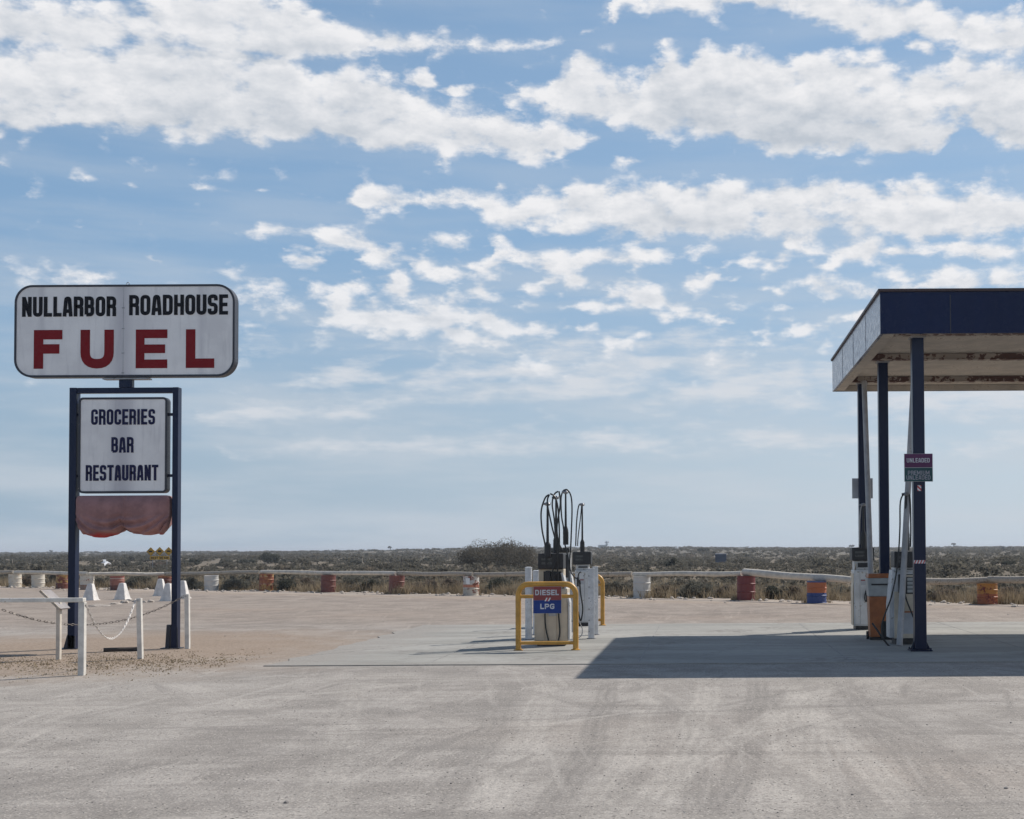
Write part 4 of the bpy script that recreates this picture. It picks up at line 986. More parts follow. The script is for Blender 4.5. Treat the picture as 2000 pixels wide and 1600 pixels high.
chain('chain', 'short white plastic chain looping between the rail post and the leaning post', pr+Vector((.05, 0, hr-.03)), p2+Vector((-.08, 0, h2-.02)), .52, .010, M['rope'])
L0 = D(-60, 1162, 20.2)
chain('chain', 'long sagging rusty chain passing behind the white rail towards the far post', L0, p3+Vector((-.06, 0, h3-.03)), .46, .009, M['chain'])
L1 = Vector((L0.x, L0.y, 0))
ib = G(114.5, 1288); sI = S(ib.y)
t = thing('information_board', 'tilted visitor information panel on a cream post behind the white rail', 'information board', ib)
hh = (1288-1177)/sI
MB().box(-.03, .03, -.035, .035, -.05, hh).build('post', M['timberpale'], t, bevel=.005)
ca = D(103, 1152, ib.y+.45)-ib; cb2 = D(141, 1184, ib.y-.25)-ib
# sloping panel: low edge towards the camera right, high edge back left
e1 = Vector((.30, 0, -.28)); e1n = e1.normalized(); e2 = Vector((0, .3, .0)); cen = Vector((-.06, .0, hh+.04))
nrm = e1.cross(e2).normalized(); 
T = Matrix((( e1n.x, e2.normalized().x, nrm.x, cen.x), (e1n.y, e2.normalized().y, nrm.y, cen.y), (e1n.z, e2.normalized().z, nrm.z, cen.z), (0,0,0,1)))
MB().box(-.205, .205, -.16, .16, -.012, .012, T=T).build('panel', M['board'], t)
MB().box(-.205, .205, -.182, -.161, -.016, .016, T=T).build('panel_edge', M['timber'], t)

# white concrete blocks
for i, (px, py, hpx, lab) in enumerate(((177, 1172.5, 32, 'white tapered concrete block nearest the left sign post'), (239, 1171, 32, 'white tapered block with a rough top standing alone mid way between the sign posts'),
    (313.5, 1164, 33, 'white tapered block furthest back of the three by the right sign post'), (329, 1174, 34, 'white tapered block partly hidden by the right sign post'), (357, 1169, 34.5, 'white tapered block just right of the right sign post'))):
    p = G(px, py); s = S(p.y); h = hpx/s
    t = thing('concrete_block', lab, 'concrete block', p, rz=R(random.uniform(-8, 8)), group='white tapered concrete blocks')
    a, b = .21, .085; m = MB(); m.add(frust(-a, a, -b, b, -a, a, -b, b, 0, h), FB); m.build('block', M['concwhite'], t, bevel=.02)
    MB().tube([(-.04, 0, h-.005), (-.035, 0, h+.025), (.035, 0, h+.025), (.04, 0, h-.005)], .006, 6).build('lifting_loop', M['steel'], t)
    m = MB(); m.add(frust(-a-.02, a+.02, -a-.015, a+.015, -a-.02, a+.02, -a-.015, a+.015, -.02, .025), FB); m.build('base', M['concwhite'], t)

# ------------------------------------------------------------------ drums with rails
CR = (.58, .53, .45); WH = (.52, .50, .47); DR = (.155, .048, .038); OR = (.33, .13, .05); YE = (.40, .24, .08); BL = (.035, .07, .25)
drums = [(30, 1147, [(0, CR)], .32, (.35, .20, .08), 'cream drum with yellow rust at the left edge of the picture'), (75, 1148, [(0, CR)], .10, None, 'clean cream drum second from the left edge'),
 (122, 1150, [(0, (.13,.05,.04)), (.26, YE)], .5, None, 'mottled yellow drum with a dark base left of the left sign post'), (170, 1152, [(0, (.30,.2,.15)), (.22, CR)], .25, None, 'cream drum with brown base above the first white block'),
 (229, 1153, [(0, (.10,.04,.035)), (.22, (.30,.12,.09)), (.50, (.42,.30,.26)), (.54, (.26,.07,.05))], .3, None, 'red drum with a pale band and dark base between the sign posts'), (321, 1150, [(0, DR), (.5, OR)], .4, None, 'orange and red drum mostly hidden by the right sign post'),
 (413.5, 1153.5, [(0, WH)], .04, None, 'clean white drum right of the sign'), (520, 1154, [(0, YE), (.28, (.5,.36,.25)), (.31, OR), (.6, (.5,.35,.2)), (.63, YE)], .55, (.22,.06,.03), 'rust blotched orange and yellow drum, next right of the white one'),
 (641, 1157, [(0, DR)], .35, (.13,.035,.03), 'dark red drum with a cream streak on its right side'), (774, 1160, [(0, (.19,.065,.05))], .2, (.14,.05,.04), 'brick red drum fronted by a clump of dry grass'),
 (920, 1163, [(0, (.50,.45,.38)), (.30, (.5,.2,.12)), (.40, WH)], .42, None, 'white drum with rust patches and a blank white label'), (1253.5, 1168, [(0, WH)], .05, None, 'tall plain white drum right of the yellow guard'),
 (1457, 1172.5, [(0, (.17,.032,.032))], .12, (.09,.02,.02), 'deep red drum carrying the ends of two rails'), (1595, 1178, [(0, (.03,.06,.20)), (.31, (.40,.12,.045)), (.62, (.045,.075,.20))], .10, None, 'blue drum with a broad orange middle band'),
 (1705, 1181, [(0, CR)], .3, None, 'drum behind the orange bin'), (1928.5, 1180.5, [(0, (.32,.09,.03)), (.3, (.40,.17,.03)), (.6, (.43,.23,.05))], .35, (.13,.02,.015), 'orange and yellow drum with a dark red stain right of the canopy column'), (2075, 1184, [(0, OR)], .3, None, 'orange drum beyond the right edge')]
DP = {}
for px, py, bands, rust, rc, lab in drums:
    if px in (2075,): continue
    p = G(px, py); r = .29
    top_y = {30: 1122, 75: 1123, 122: 1124, 170: 1125, 229: 1126, 321: 1126, 413.5: 1124.5, 520: 1122, 641: 1124, 774: 1125, 920: 1126, 1253.5: 1126, 1457: 1126, 1595: 1135.5, 1705: 1143, 1928.5: 1140.5}[px]
    H = (py-top_y)/S(p.y)+.01
    t = thing('steel_drum', lab, 'drum', p, rz=random.uniform(0, 6), group='painted steel drums along the edge of the yard'); t.rotation_euler = (R(random.uniform(-2, 2)), R(random.uniform(-2.5, 2.5)), t.rotation_euler.z)
    mat = drum_mat('drum_paint', bands, rust, rc or (.17, .05, .03))
    pf = [(r*.97, 0), (r+.012, .006), (r+.012, .02), (r, .03)]
    for zc in (H*.34, H*.68): pf += [(r, zc-.025), (r+.016, zc-.008), (r+.016, zc+.008), (r, zc+.025)]
    pf += [(r, H-.03), (r+.012, H-.02), (r+.012, H-.004), (r-.012, H), (r-.015, H-.02)]
    MB().lathe(pf, (0,0,0), 32).build('shell', mat, t, smooth=True)
    MB().lathe([(.03, H-.019), (.03, H-.005)], (.17, 0, 0), 10).build('bung', M['steel'], t)
    if px == 920: 
        a = math.atan2(-1, -.25)-t.rotation_euler.z; m = MB()
        for k in range(5):
            a0 = a-.25+k*.1; m.add([(math.cos(a0)*.312, math.sin(a0)*.312, .42), (math.cos(a0+.1)*.312, math.sin(a0+.1)*.312, .42), (math.cos(a0+.1)*.312, math.sin(a0+.1)*.312, .64), (math.cos(a0)*.312, math.sin(a0)*.312, .64)], [(0,1,2,3)])
        m.build('label_plate', M['white2'], t)
    DP[px] = p
def rail(label, a, b, ra, rb, mat, segs=12, wob=.012):
    a = Vector(a); b = Vector(b); pts = []; rs = []
    for k in range(segs+1):
        q = k/segs; p = a.lerp(b, q); p.z += wob*math.sin(q*9+a.x); p.y += wob*math.sin(q*6+a.x*2)
        pts.append(p-a); rs.append(ra+(rb-ra)*q+random.uniform(-.004, .004))
    m = MB(); m.tube(pts, rs, 12)
    o = m.build('barrier_rail', mat, None, smooth=True, loc=a); tag(o, label, 'rail', 'timber rails laid across the drums'); return o
def rp(px, py, dpx):   # on the drum row at picture x
    lo, hi = None, None
    ks = sorted(DP); 
    for k in ks:
        if k <= px: lo = k
        if k >= px and hi is None: hi = k
    lo = lo or ks[0]; hi = hi or ks[-1]
    Y = DP[lo].y if hi == lo else DP[lo].y + (DP[hi].y-DP[lo].y)*(px-lo)/(hi-lo)
    if px > ks[-1]: Y = DP[ks[-1]].y - (px-ks[-1])*.012
    if px < ks[0]: Y = DP[ks[0]].y + (ks[0]-px)*.012
    return D(px, py, Y)
R1 = [(-160, 1121, 0), (28, 1117.5, 0), (172, 1120.5, 0), (322, 1121.5, 0), (508, 1117.5, 0), (775, 1120.5, 0), (925, 1121.5, 0), (1236, 1121.5, 0), (1450, 1120.5, 0)]
labs = ['grey rail bent down at the left edge of the picture', 'pale rail from the left edge to the left sign post', 'grey rail passing between the sign posts', 'rail from the right sign post across the white drum', 'long grey rail from the rust blotched drum to the brick red drum', 'rail between the brick red drum and the white drum with rust patches', 'dark grey rail running behind the diesel pumps', 'cream edged rail between the plain white drum and the deep red drum']
for i in range(len(R1)-1):
    a = rp(R1[i][0]+1.5, R1[i][1], 0); b = rp(R1[i+1][0]-1.5, R1[i+1][1], 0)
    rail(labs[i], a, b, .080, .080, M['timberpale'] if i in (1, 2, 4, 7) else M['timber'])
a = rp(1453, 1118, 0); b = rp(1692, 1135, 0); rail('thick sun bleached rail sloping from the deep red drum to the blue and orange drum', a, b, .115, .10, M['timberpale'])
a = rp(1696, 1137, 0); b = rp(1928, 1134, 0); rail('heavy weathered rail behind the front canopy column', a, b, .10, .095, M['timber'])
a = rp(1931, 1132.5, 0); b = rp(2130, 1130, 0); rail('heavy weathered rail running out of the right edge of the picture', a, b, .095, .10, M['timber'])
MB_ = MB()
# ------------------------------------------------------------------ vegetation
def leafcloud(centres, radii, n, size, flat=.75, rg=rng):
    """n small leaf triangles scattered in the given clumps; returns verts (n*3,3), tint"""
    k = rg.integers(0, len(centres), n); C = np.asarray(centres)[k]; Rr = np.asarray(radii)[k][:, None]
    d = rg.normal(size=(n, 3)); d /= np.linalg.norm(d, axis=1)[:, None]
    rad = rg.random(n)[:, None]**.4; P = C + d*rad*Rr*np.array([1, 1, flat])
    P[:, 2] = np.maximum(P[:, 2], .01)
    a = rg.normal(size=(n, 3)); a /= np.linalg.norm(a, axis=1)[:, None]; b = np.cross(a, rg.normal(size=(n, 3))); b /= np.linalg.norm(b, axis=1)[:, None]
    s = size*(.6+.8*rg.random(n))[:, None]
    V = np.stack([P-a*s*.5, P+a*s*.5, P+b*s*.9], axis=1).reshape(-1, 3)
    cl = rg.random(len(centres))[k]*.6+rg.random(n)*.4
    return V, cl
def mesh_tris(name, V, tint, mat, parent=None, loc=None):
    n = len(V)//3; me = bpy.data.meshes.new(name)
    me.vertices.add(len(V)); me.vertices.foreach_set('co', np.ascontiguousarray(V, dtype=np.float32).ravel())
    me.loops.add(len(V)); me.loops.foreach_set('vertex_index', np.arange(len(V), dtype=np.int32))
    me.polygons.add(n); me.polygons.foreach_set('loop_start', np.arange(0, len(V), 3, dtype=np.int32))
    at = me.attributes.new('tint', 'FLOAT', 'FACE'); at.data.foreach_set('value', np.asarray(tint, dtype=np.float32))
    me.materials.append(mat); me.update(calc_edges=True); me.validate()
    o = bpy.data.objects.new(name, me); col.objects.link(o)
    if parent is not None: o.parent = parent
    if loc is not None: o.location = loc
    return o
def gz_(px, py):          # where a line of sight meets the rolling ground
    d = ray(px, py)
    for Y in np.geomspace(30, 1500, 900):
        P = Vector((0, 0, EYE)) + d*(Y/d.y)
        if P.z <= terrain(P.x, P.y): return Vector((P.x, P.y, terrain(P.x, P.y)))
    return None
def bush(px, py, wpx, hpx, kind, label, n=2600, size=.07, cat='bush', name='bush', dist=None, dome=False):
    if dist: p = D(px, py, dist); p.z = terrain(p.x, p.y)
    else: p = gz_(px, py) or G(px, py)
    s = S(p.y); w = wpx/s; h = hpx/s; 
    t = thing(name, label, cat, p)
    C = []; Rd = []; nc = 70 if dome else 22
    for k in range(nc):
        a = random.uniform(0, 2*math.pi); rr = math.sqrt(random.random())*.40*w
        top = h*(1-(rr/(.52*w))**2)**.6
        z = random.uniform(.22, .82)*top if not dome else random.uniform(.1, .88)*top
        C.append((rr*math.cos(a), rr*math.sin(a), z)); Rd.append(random.uniform(.12, .20)*min(w, 2.2*h))
    V, ti = leafcloud(C, Rd, n, size)
    mesh_tris('foliage', V, ti, M[kind], t)
    m = MB()
    for c in C[::2]: m.tube([(c[0]*.1, c[1]*.1, -.02), (c[0]*.6, c[1]*.6, c[2]*.5), c], [.03, .018, .006], 5)
    m.build('stem', M['bark'], t); return t
B_ = [
 (972, 1120, 158, 68, 'leaf_dome', 'huge domed grey brown bush behind the drums left of the diesel pumps', 34000, .085, None, True),
 (525, 1101, 46, 24, 'leaf_dark', 'dark round tree standing out on the left plain, tallest there', 5000, .13, None, False),
 (480, 1103, 46, 11, 'leaf_dark', 'low dark bush just left of the dark round tree', 2600, .12, None, False),
 (553, 1103, 18, 14, 'leaf_grey', 'small grey green bush at the right foot of the dark round tree', 1600, .12, None, False),
 (636, 1096, 24, 9, 'leaf_dark', 'small dark bush alone left of the mid plain', 2000, .14, None, False),
 (375, 1104, 44, 15, 'leaf_dark', 'dark bush above the rail right of the right sign post', 2800, .12, None, False),
 (440, 1106, 40, 13, 'leaf_grey', 'grey bush between the white drum and the dark tree', 2600, .12, None, False),
 (1314, 1110, 34, 22, 'leaf_dark', 'dark upright bush above the rail right of the white drum', 3500, .10, None, False),
 (1374, 1079, 24, 10, 'leaf_dark', 'dark dome shaped tree breaking the skyline right of the yellow patch', 2500, .3, None, False),
 (1455, 1092, 20, 10, 'leaf_dark', 'small dark bush right of the far grey sign', 1800, .2, None, False),
 (1246, 1104, 70, 10, 'leaf_dark', 'long low dark thicket above the plain white drum', 3200, .12, None, False),
 (1330, 1112, 40, 10, 'leaf_grey', 'grey spreading bush at the foot of the dark upright bush', 2400, .1, None, False),
 (1880, 1110, 40, 14, 'leaf_dark', 'dark bush in mid plain right of the front canopy column', 2600, .1, None, False),
 (1838, 1112, 34, 13, 'leaf_dark', 'dark low bush close beside the front canopy column', 2400, .1, None, False),
 (1970, 1104, 30, 9, 'leaf_dark', 'small dark bush near the right edge', 1800, .12, None, False),
 (1958, 1073, 11, 6, 'leaf_dark', 'left one of two tiny trees near the right skyline', 700, .4, None, False),
 (1971, 1074, 10, 5, 'leaf_dark', 'right one of two tiny trees near the right skyline', 700, .4, None, False),
 (250, 1108, 60, 15, 'leaf_grey', 'grey green bush between the sign posts behind the bird', 3200, .1, None, False),
 (310, 1108, 40, 12, 'leaf_brown', 'brown bush below the yellow warning sign', 2400, .1, None, False),
 (90, 1106, 60, 13, 'leaf_grey', 'greyish bush above the clean cream drum', 2800, .1, None, False),
 (30, 1107, 50, 16, 'leaf_dark', 'dark bush at the left edge above the rail', 2800, .1, None, False),
 (700, 1103, 60, 10, 'leaf_grey', 'pale grey bush near the leaning fence post', 2500, .1, None, False),
 (840, 1100, 80, 12, 'leaf_dark', 'long dark bush left of the huge domed bush', 3400, .12, None, False),
 (1040, 1108, 60, 14, 'leaf_brown', 'brown bush at the right flank of the huge domed bush', 2600, .1, None, False),
]
for px, py, w, h, k, lab, n, sz, dist, dome in B_:
    bush(px, py, w, h, k, lab, n, sz, dist=dist, dome=dome, cat='tree' if 'tree' in lab else 'bush')
# bushes just behind the drums
near = [(60, 40, 'leaf_brown', 'brown brush between the two cream drums'), (108, 30, 'leaf_grey', 'grey brush between the clean cream drum and mottled yellow drum'), (202, 40, 'leaf_grey', 'grey bush between the brown based drum and the red banded drum'), (275, 60, 'leaf_grey', 'grey scrub behind the middle white block'), (375, 46, 'leaf_grey', 'grey bush left of the clean white drum'),
 (462, 60, 'leaf_grey', 'dense grey green bush between the clean white and rust blotched drums'), (560, 38, 'leaf_dark', 'dark bush right of the rust blotched drum'), (600, 34, 'leaf_brown', 'brown brush left of the dark red drum with the cream streak'), (692, 80, 'leaf_grey', 'wide grey green bush between the two red drums'), (725, 40, 'leaf_dark', 'dark green bush left of the brick red drum'),
 (830, 60, 'leaf_brown', 'brown brush right of the brick red drum'), (880, 40, 'leaf_brown', 'thin brown brush left of the drum with the label'), (975, 60, 'leaf_dark', 'dark bush right of the drum with the label'), (1205, 50, 'leaf_grey', 'grey bush behind the far yellow guard'), (1300, 46, 'leaf_brown', 'brown brush right of the plain white drum'), (1360, 80, 'leaf_grey', 'broad grey green bush under the cream edged rail'), (1415, 40, 'leaf_brown', 'brown brush left of the deep red drum'),
 (1505, 44, 'leaf_dark', 'dark bush right of the deep red drum'), (1550, 40, 'leaf_brown', 'brown brush left of the blue and orange drum'), (1650, 60, 'leaf_grey', 'grey bush right of the blue and orange drum'), (1850, 60, 'leaf_brown', 'brown brush left of the stained orange drum'), (1975, 50, 'leaf_brown', 'brown brush at the right edge behind the drum')]
for px, w, k, lab in near:
    py = 1148 + px*.0165 - random.uniform(2, 5)
    hh = random.uniform(26, 34)
    bush(px, py, w, hh, k, lab, 3600, .055)

def scrub():
    """wide saltbush plain: far too many to count"""
    Vs = []; Ts = []
    # clump prototypes
    protos = []
    for k in range(10):
        nc = 7; C = [(random.uniform(-.32, .32), random.uniform(-.32, .32), random.uniform(.12, .42)) for _ in range(nc)]
        V, ti = leafcloud(C, [random.uniform(.15, .24)]*nc, 110, .13); protos.append((V, ti))
    n = 7800
    Y = np.exp(rng.uniform(math.log(43), math.log(1150), n))
    U = rng.uniform(-.66, .40, n)
    patch = rng.random(n)
    for i in range(n):
        y = Y[i]; x = U[i]*y
        e = y - edge_y(x)
        if e < 1.6: continue
        # clearings, following slow bands
        b = math.sin(x*.045+y*.021+1) + math.sin(y*.037 - x*.018) + .6*math.sin(x*.13+.7*math.sin(y*.05))
        if b > 1.15 and y < 320 and patch[i] > .25: continue
        sc = (random.uniform(.55, 1.15) + (.0 if y < 120 else min(2.4, (y-120)/320)))*(1.0 if random.random() < .9 else 1.45)
        hz = sc*random.uniform(.55, .95)
        if y > 250: hz = min(hz, 1.5)
        if y > 700: hz = random.uniform(.5, 1.9)
        V, ti = protos[random.randrange(10)]
        a = random.uniform(0, 6.28); ca, sa = math.cos(a), math.sin(a)
        st = sc*(1.6 if y > 150 else 1.2)
        W = np.empty_like(V); W[:, 0] = (V[:, 0]*ca - V[:, 1]*sa)*st + x; W[:, 1] = (V[:, 0]*sa + V[:, 1]*ca)*st + y; W[:, 2] = V[:, 2]*hz*1.25 + terrain(x, y)
        base = .45+.30*math.sin(x*.02+y*.031)+random.gauss(0, .12)
        Vs.append(W); Ts.append(np.clip(base*.75 + ti*.3, 0, 1))
    o = mesh_tris('saltbush_scrub', np.concatenate(Vs), np.concatenate(Ts), M['scrub']); tag(o, 'grey saltbush scrub covering the plain to the horizon', 'scrub', kind='stuff')
scrub()
def grass():
    Vs = []; Ts = []
    def tuft(x, y, z, h, nb, spread):
        bx_ = x + rng.normal(0, spread, nb); by = y + rng.normal(0, spread, nb); hh = h*(.5+rng.random(nb)*.7)
        dx = rng.normal(0, .35, nb)*hh; dy = rng.normal(0, .35, nb)*hh; w = .006+.010*rng.random(nb)
        a = rng.uniform(0, 3.14, nb)
        P = np.stack([np.stack([bx_-np.cos(a)*w, by-np.sin(a)*w, np.full(nb, z)], 1), np.stack([bx_+np.cos(a)*w, by+np.sin(a)*w, np.full(nb, z)], 1), np.stack([bx_+dx, by+dy, z+hh], 1)], 1).reshape(-1, 3)
        Vs.append(P); Ts.append(np.clip(rng.random()*.5 + rng.random(nb)*.5, 0, 1))
    for i in range(2300):
        x = random.uniform(-36, 16); e = random.expovariate(1/4.5)
        y = edge_y(x) + .9 + e*1.0 + .5*math.sin(x*1.3)
        tuft(x, y, terrain(x, y), random.uniform(.18, .52), 34, .13)
    for i in range(130):          # skirts round the drum feet
        p = random.choice(list(DP.values())); a = random.uniform(0, 6.28)
        tuft(p.x+.36*math.cos(a), p.y+.36*abs(math.sin(a)), 0, random.uniform(.1, .28), 22, .07)
    for dx in (.05, .2, .38, -.1): tuft(DP[774].x+dx+.1, DP[774].y-.36, 0, .42, 46, .09)
    tuft(DP[1253.5].x+.15, DP[1253.5].y-.36, 0, .4, 40, .1); tuft(DP[1457].x+.45, DP[1457].y-.3, 0, .35, 50, .1)
    for i in range(1100):         # low dead growth round the sign
        x = random.gauss(0, 1.9)+G(190, 1296).x; y = random.gauss(0, 1.0)+G(200, 1296).y
        if x > G(330, 1290).x + 1.2: continue
        tuft(x, y, 0, random.uniform(.006, .024), 5, .07)
    o = mesh_tris('dry_grass', np.concatenate(Vs), np.concatenate(Ts), M['straw']); tag(o, 'dry brown grass along the edge of the yard', 'grass', kind='stuff')
grass()
def stones():
    m = MB(); ico = None
    bm = bmesh.new(); bmesh.ops.create_icosphere(bm, subdivisions=1, radius=1); iv = [v.co.copy() for v in bm.verts]; fi = [tuple(v.index for v in f.verts) for f in bm.faces]; bm.free()
    def st(x, y, r):
        s = (random.uniform(.7, 1.3), random.uniform(.7, 1.3), random.uniform(.4, .8)); z = terrain(x, y) if y > 40 else 0
        m.add([(x+v.x*r*s[0]*random.uniform(.8, 1.2), y+v.y*r*s[1], z+v.z*r*s[2]+r*.15) for v in iv], fi)
    for i in range(5200):
        y = math.exp(random.uniform(math.log(7), math.log(45))); x = random.uniform(-.66, .40)*y
        if SLY0-.05 < y < SLY1+.05 and x > A.x-.1+(y-SLY0)*(B.x-A.x)/(SLY1-SLY0): continue
        r = random.uniform(.002, .0065) if random.random() < .996 else random.uniform(.010, .017)
        st(x, y, r*(1 + y*.01))
    o = m.build('loose_stones', paint('grey_stones', (.20, .185, .175), .9, (.45, .42, .39), .42, 3)); tag(o, 'loose small stones scattered over the gravel', 'stones', kind='stuff')
    m2 = MB(); m = m2
    for i in range(420):
        x = random.uniform(-36, 14); y = edge_y(x)+random.gauss(.3, .9); st(x, y, random.uniform(.03, .10))
    o = m2.build('rubble', M['rock']); tag(o, 'pale limestone rubble along the line of drums', 'rubble', kind='stuff')
stones()
# broken concrete near the white blocks
def lump(label, px, py, w, h, seed, mat='rock'):
    random.seed(seed); bm = bmesh.new(); bmesh.ops.create_icosphere(bm, subdivisions=2, radius=1)
    p = G(px, py)
    for v in bm.verts:
        k = random.uniform(.75, 1.15); v.co = Vector((v.co.x*w*k, v.co.y*w*.8*k, max(-.01, v.co.z*h*k)))
    me = bpy.data.meshes.new('rock'); bm.to_mesh(me); bm.free(); me.materials.append(M[mat])
    o = bpy.data.objects.new('rock', me); o.location = p; col.objects.link(o); tag(o, label, 'rock', 'broken stones near the white blocks')
for i, (px, py, w, h, lab) in enumerate(((195, 1184, .34, .05, 'flat pale slab of stone below the first white block'), (243, 1178, .14, .10, 'brown stone right below the middle white block'), (252, 1174, .12, .07, 'small brown stone right of the middle white block'), (262, 1176, .08, .06, 'smallest pale stone in the row left of the second pair of blocks'), (281, 1177, .10, .07, 'dark stone halfway between the white blocks'), (294, 1176.5, .12, .09, 'squarish brown stone left of the partly hidden block'), (225, 1180, .2, .06, 'low broken stone left under the middle white block'))):
    lump(lab, px, py, w, h, i+3)
random.seed(11)
# timber on the ground
p = G(202, 1273.5); q = G(268, 1271.5)
o = MB().tube([Vector((0, 0, .03)), (q-p)+Vector((0, 0, .03))], .035, 6).build('timber_offcut', M['darkwood'], None, loc=p); tag(o, 'dark length of timber lying on the dirt between the sign posts', 'timber')
# ------------------------------------------------------------------ far things
# warning signs
Yw = 110; sW = S(Yw)
c0 = D(312, 1095, Yw); zt = terrain(c0.x, Yw)
t = thing('warning_sign', 'three yellow animal warning diamonds over a NEXT 96 KM plate, far behind the sign', 'road sign', (c0.x, Yw, zt))
def wx(px): return D(px, 1080, Yw).x-c0.x
def wz(px, py): return D(px, py, Yw).z-zt
ctr = [(294.5, 1077.5), (312, 1077), (329.5, 1077)]
for i, (px, py) in enumerate(ctr):
    x, z = wx(px), wz(px, py); r = 8.6/sW
    d = MB().prism([(x-r, z), (x, z+r), (x+r, z), (x, z-r)][::1], -.02, .0).build('diamond', M['signyellow'], t)
    e = MB()
    for (a1, b1), (a2, b2) in (((-r,0),(0,r)),((0,r),(r,0)),((r,0),(0,-r)),((0,-r),(-r,0))):
        e.tube([(x+a1*.9, -.026, z+b1*.9), (x+a2*.9, -.026, z+b2*.9)], .008, 4)
    e.build('border', M['ink'], d)
    a = MB(); 
    body = [spline([(x-.14, -.03, z), (x-.05, -.03, z+.02), (x+.06, -.03, z+.01), (x+.13, -.03, z-.01)], 4), spline([(x-.10, -.03, z), (x-.12, -.03, z-.09)], 3), spline([(x+.09, -.03, z), (x+.10, -.03, z-.09)], 3)]
    a.tube(body[0], [.03+.03*math.sin(math.pi*k/12) + (.015 if i == 1 else 0) for k in range(len(body[0]))], 6)
    if i != 1:
        for b in body[1:]: a.tube(b, .014, 5)
        a.tube([(x-.13, -.03, z), (x-.17, -.03, z+.08), (x-.20, -.03, z+.08)] if i == 0 else [(x+.12, -.03, z), (x+.19, -.03, z+.03)], .018, 5)
    a.build('animal_symbol', M['ink'], d)
pl = MB(); pl.box(wx(293), wx(331), -.02, 0, wz(312, 1093), wz(312, 1086.5)); pl = pl.build('distance_plate', M['signyellow'], t)
word('NEXT 96 KM', wx(295), wx(329), wz(312, 1091.8), wz(312, 1087.8), .035, -.024, M['ink'], pl)
for px in (298, 326): MB().tube([(wx(px), .03, 0), (wx(px), .03, wz(px, 1073))], .03, 8).build('pole', M['steel'], t)
# plain signs
def far_board(label, px0, px1, py0, py1, Y, mat, name='road_sign'):
    c = D((px0+px1)/2, py1, Y); zt = terrain(c.x, Y); w = (px1-px0)/S(Y); h = (py1-py0)/S(Y); zb = c.z-zt
    t = thing(name, label, 'road sign', (c.x, Y, zt))
    MB().box(-w/2, w/2, -.03, 0, zb, zb+h).build('panel', mat, t)
    for s in (-.3, .3): MB().tube([(w*s, .04, -.1), (w*s, .04, zb+h*.9)], .05, 8).build('pole', M['steel'], t)
    MB().box(-w/2, w/2, -.035, -.031, zb+h*.92, zb+h).build('trim', M['lettergrey'], t)
    return t
t = far_board('small dark blue road sign on the plain left of the huge domed bush', 907, 923, 1079, 1086.5, 150, M['farblue'])
far_board('square dark grey sign back standing far off right of centre', 1397, 1419, 1081, 1099, 130, M['farblue'])
# skyline trees
def sky_tree(label, px, py, w, h, Y=900, spread=True):
    c = D(px, py, Y); z = terrain(c.x, Y); top = D(px, py-h, Y).z; H = top-z; s = S(Y)
    t = thing('skyline_tree', label, 'tree', (c.x, Y, z)); Ww = w/s
    V, ti = leafcloud([(random.uniform(-.4, .4)*Ww, random.uniform(-.4, .4)*Ww, H*random.uniform(.72, .92)) for _ in range(9)], [Ww*.16]*9, 700, .35)
    mesh_tris('crown', V, ti, M['leaf_dark'], t)
    m = MB(); m.tube([(0, 0, -.2), (.05*Ww, 0, H*.5), (0, 0, H*.8)], [.22, .16, .08], 6)
    m.tube([(.05*Ww, 0, H*.5), (.3*Ww, 0, H*.85)], [.12, .05], 5); m.tube([(.05*Ww, 0, H*.5), (-.3*Ww, 0, H*.85)], [.12, .05], 5)
    m.build('trunk', M['bark'], t)
sky_tree('lone spreading tree on the skyline right of the dark round tree', 762, 1076, 9, 9)
sky_tree('lone tree on the skyline right of the front canopy column', 1862, 1070, 10, 9)
sky_tree('tiny tree on the skyline left of the left sign post', 100, 1080, 6, 5)
sky_tree('small tree on the skyline between the canopy pumps and the island', 1663, 1070, 11, 5)
# far structure with mast
Yt = 620; c = D(1183, 1076, Yt); zt = terrain(c.x, Yt); s = S(Yt)
t = thing('far_shed', 'pale far off shed and mast on the skyline behind the diesel pumps', 'shed', (c.x, Yt, zt))
zb = max(0, D(1183, 1076, Yt).z-zt)
MB().box(-14/s, 3/s, -2, 2, 0, zb+5/s).build('wall', M['farwhite'], t)
MB().prism([(-15/s, zb+5/s), (4/s, zb+5/s), (2/s, zb+7/s), (-13/s, zb+7/s)], -2.3, 2.3).build('roof', M['farwhite'], t)
m = MB(); m.tube([(3/s, -2.5, 0), (3/s, -2.5, zb+14/s)], .35, 6); m.tube([(-1/s, -2.5, zb+12/s), (7/s, -2.5, zb+12.5/s)], .3, 6); m.box(0, 6/s, -3, -2, zb+8/s, zb+9.2/s); m.build('mast', M['farwhite'], t)
m = MB(); m.box(-8/s, -5/s, -2.05, -2.01, 0, zb+3/s); m.build('door', M['farblue'], t)
# old fence posts
for px, yb, yt, lean, lab in ((783, 1112, 1090, 4, 'leaning dark fence post on the mid plain'), (733, 1112, 1092, 0, 'thin grey fence post left of the leaning dark one'), (707, 1108, 1091, 0, 'thin pale fence post further left on the mid plain'), (1376, 1106, 1095, 0, 'short pale post left of the square dark sign'), (24, 1108, 1093, 0, 'pale stake above the first cream drum')):
    p = gz_(px, yb); s = S(p.y); h = (yb-yt)/s
    t = thing('fence_post', lab, 'post', p); t.rotation_euler = (0, R(lean), 0)
    MB().tube([(0, 0, -.1), (.02, 0, h*.5), (0, 0, h)], [.07, .06, .05], 7).build('shaft', M['timber' if lean == 0 else 'darkwood'], t)
    MB().tube([(-.06, 0, h*.8), (.06, 0, h*.8)], .01, 4).build('wire_tie', M['steel'], t)

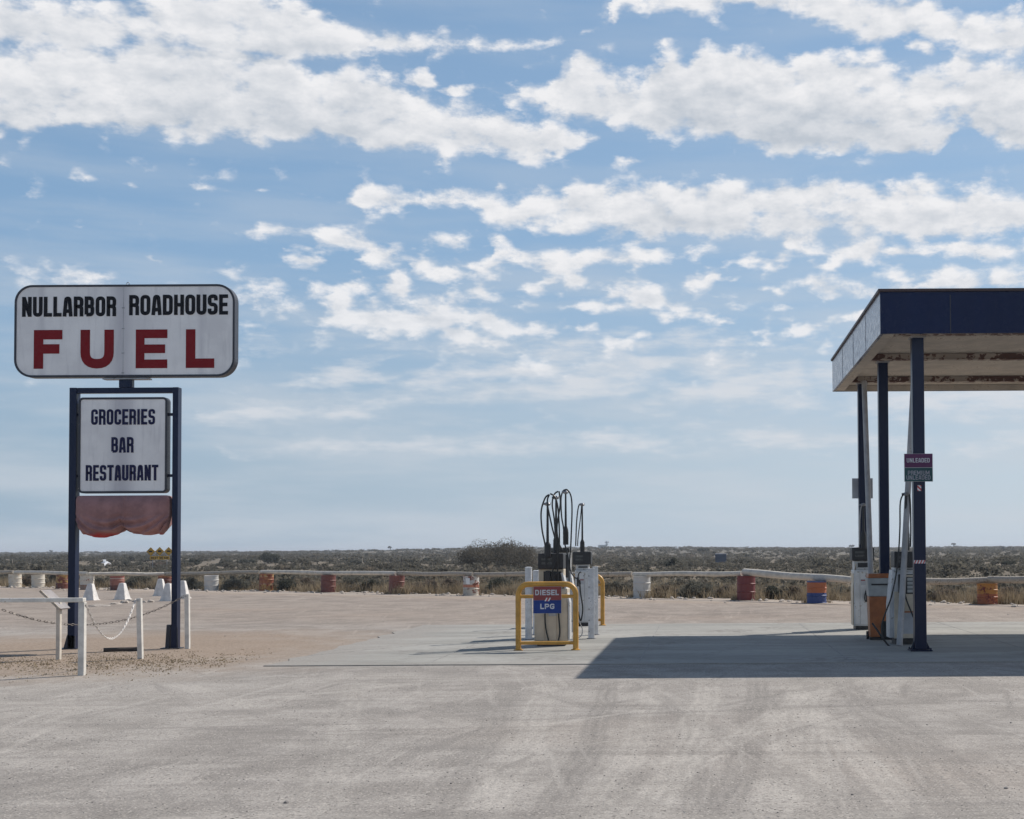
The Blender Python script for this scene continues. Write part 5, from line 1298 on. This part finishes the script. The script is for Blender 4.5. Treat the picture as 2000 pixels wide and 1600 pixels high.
# bird in flight
Yb = 48; p = D(206, 1099.5, Yb); sb = S(Yb)
m = MB()
bp = [(-.15, 0, .0), (-.10, 0, .005), (-.02, 0, .01), (.06, 0, .0), (.12, 0, -.02), (.16, 0, -.035), (.19, 0, -.04)]
m.tube(bp, [.006, .03, .05, .05, .036, .03, .008], 10)
def wing(sy, mi=0):
    pts = [((-.04, sy*.03, .03), .10), ((-.10, sy*.16, .10), .09), ((-.22, sy*.28, .10), .06), ((-.32, sy*.36, .07), .015)]
    vs = []; 
    for (x, y, z), c in pts: vs += [(x-c/2, y, z+.006), (x+c/2, y, z+.012), (x+c/2, y, z-.004), (x-c/2, y, z-.002)]
    fs = []
    for k in range(3):
        for j in range(4): fs.append((4*k+j, 4*k+(j+1) % 4, 4*k+4+(j+1) % 4, 4*k+4+j))
    fs += [(0, 1, 2, 3), (12, 15, 14, 13)]; m.add(vs, fs)
wing(1)
m.add([(.02, -.03, .03), (.12, -.03, .03), (.16, -.2, .0), (.10, -.30, -.10), (.05, -.24, -.02)], [(0, 1, 2, 3, 4)]); m.add([(.02, -.03, .022), (.12, -.03, .022), (.16, -.2, -.008), (.10, -.30, -.108), (.05, -.24, -.028)], [(4, 3, 2, 1, 0)])
m.tube([(.185, 0, -.04), (.225, 0, -.05)], [.008, .002], 6)
ob = m.build('gull', M['gull'], None, smooth=True, loc=p); tag(ob, 'white gull gliding low over the scrub between the sign posts', 'bird')
k = MB(); k.tube([(.0, -.045, -.02), (.05, -.052, -.02), (.07, -.05, -.05)], [.012, .026, .012], 8); k.build('dark_wingpit', M['gulldark'], ob)
print('objects', len(bpy.data.objects), 'faces', sum(len(o.data.polygons) for o in bpy.data.objects if o.type == 'MESH'))

HAZE = 0.00034
def haze():
    m = bpy.data.materials.new('dry_air'); m.use_nodes = True; nt = m.node_tree
    for n in list(nt.nodes):
        if n.type == 'BSDF_PRINCIPLED': nt.nodes.remove(n)
    v = nt.nodes.new('ShaderNodeVolumePrincipled'); v.inputs['Color'].default_value = (.80, .86, .95, 1); v.inputs['Density'].default_value = HAZE; v.inputs['Anisotropy'].default_value = .2
    nt.links.new(v.outputs[0], nt.nodes['Material Output'].inputs['Volume'])
    b = MB(); b.box(-14000, 14000, -40, 12500, -3, 14); o = b.build('haze', m); tag(o, kind='stuff')
haze()
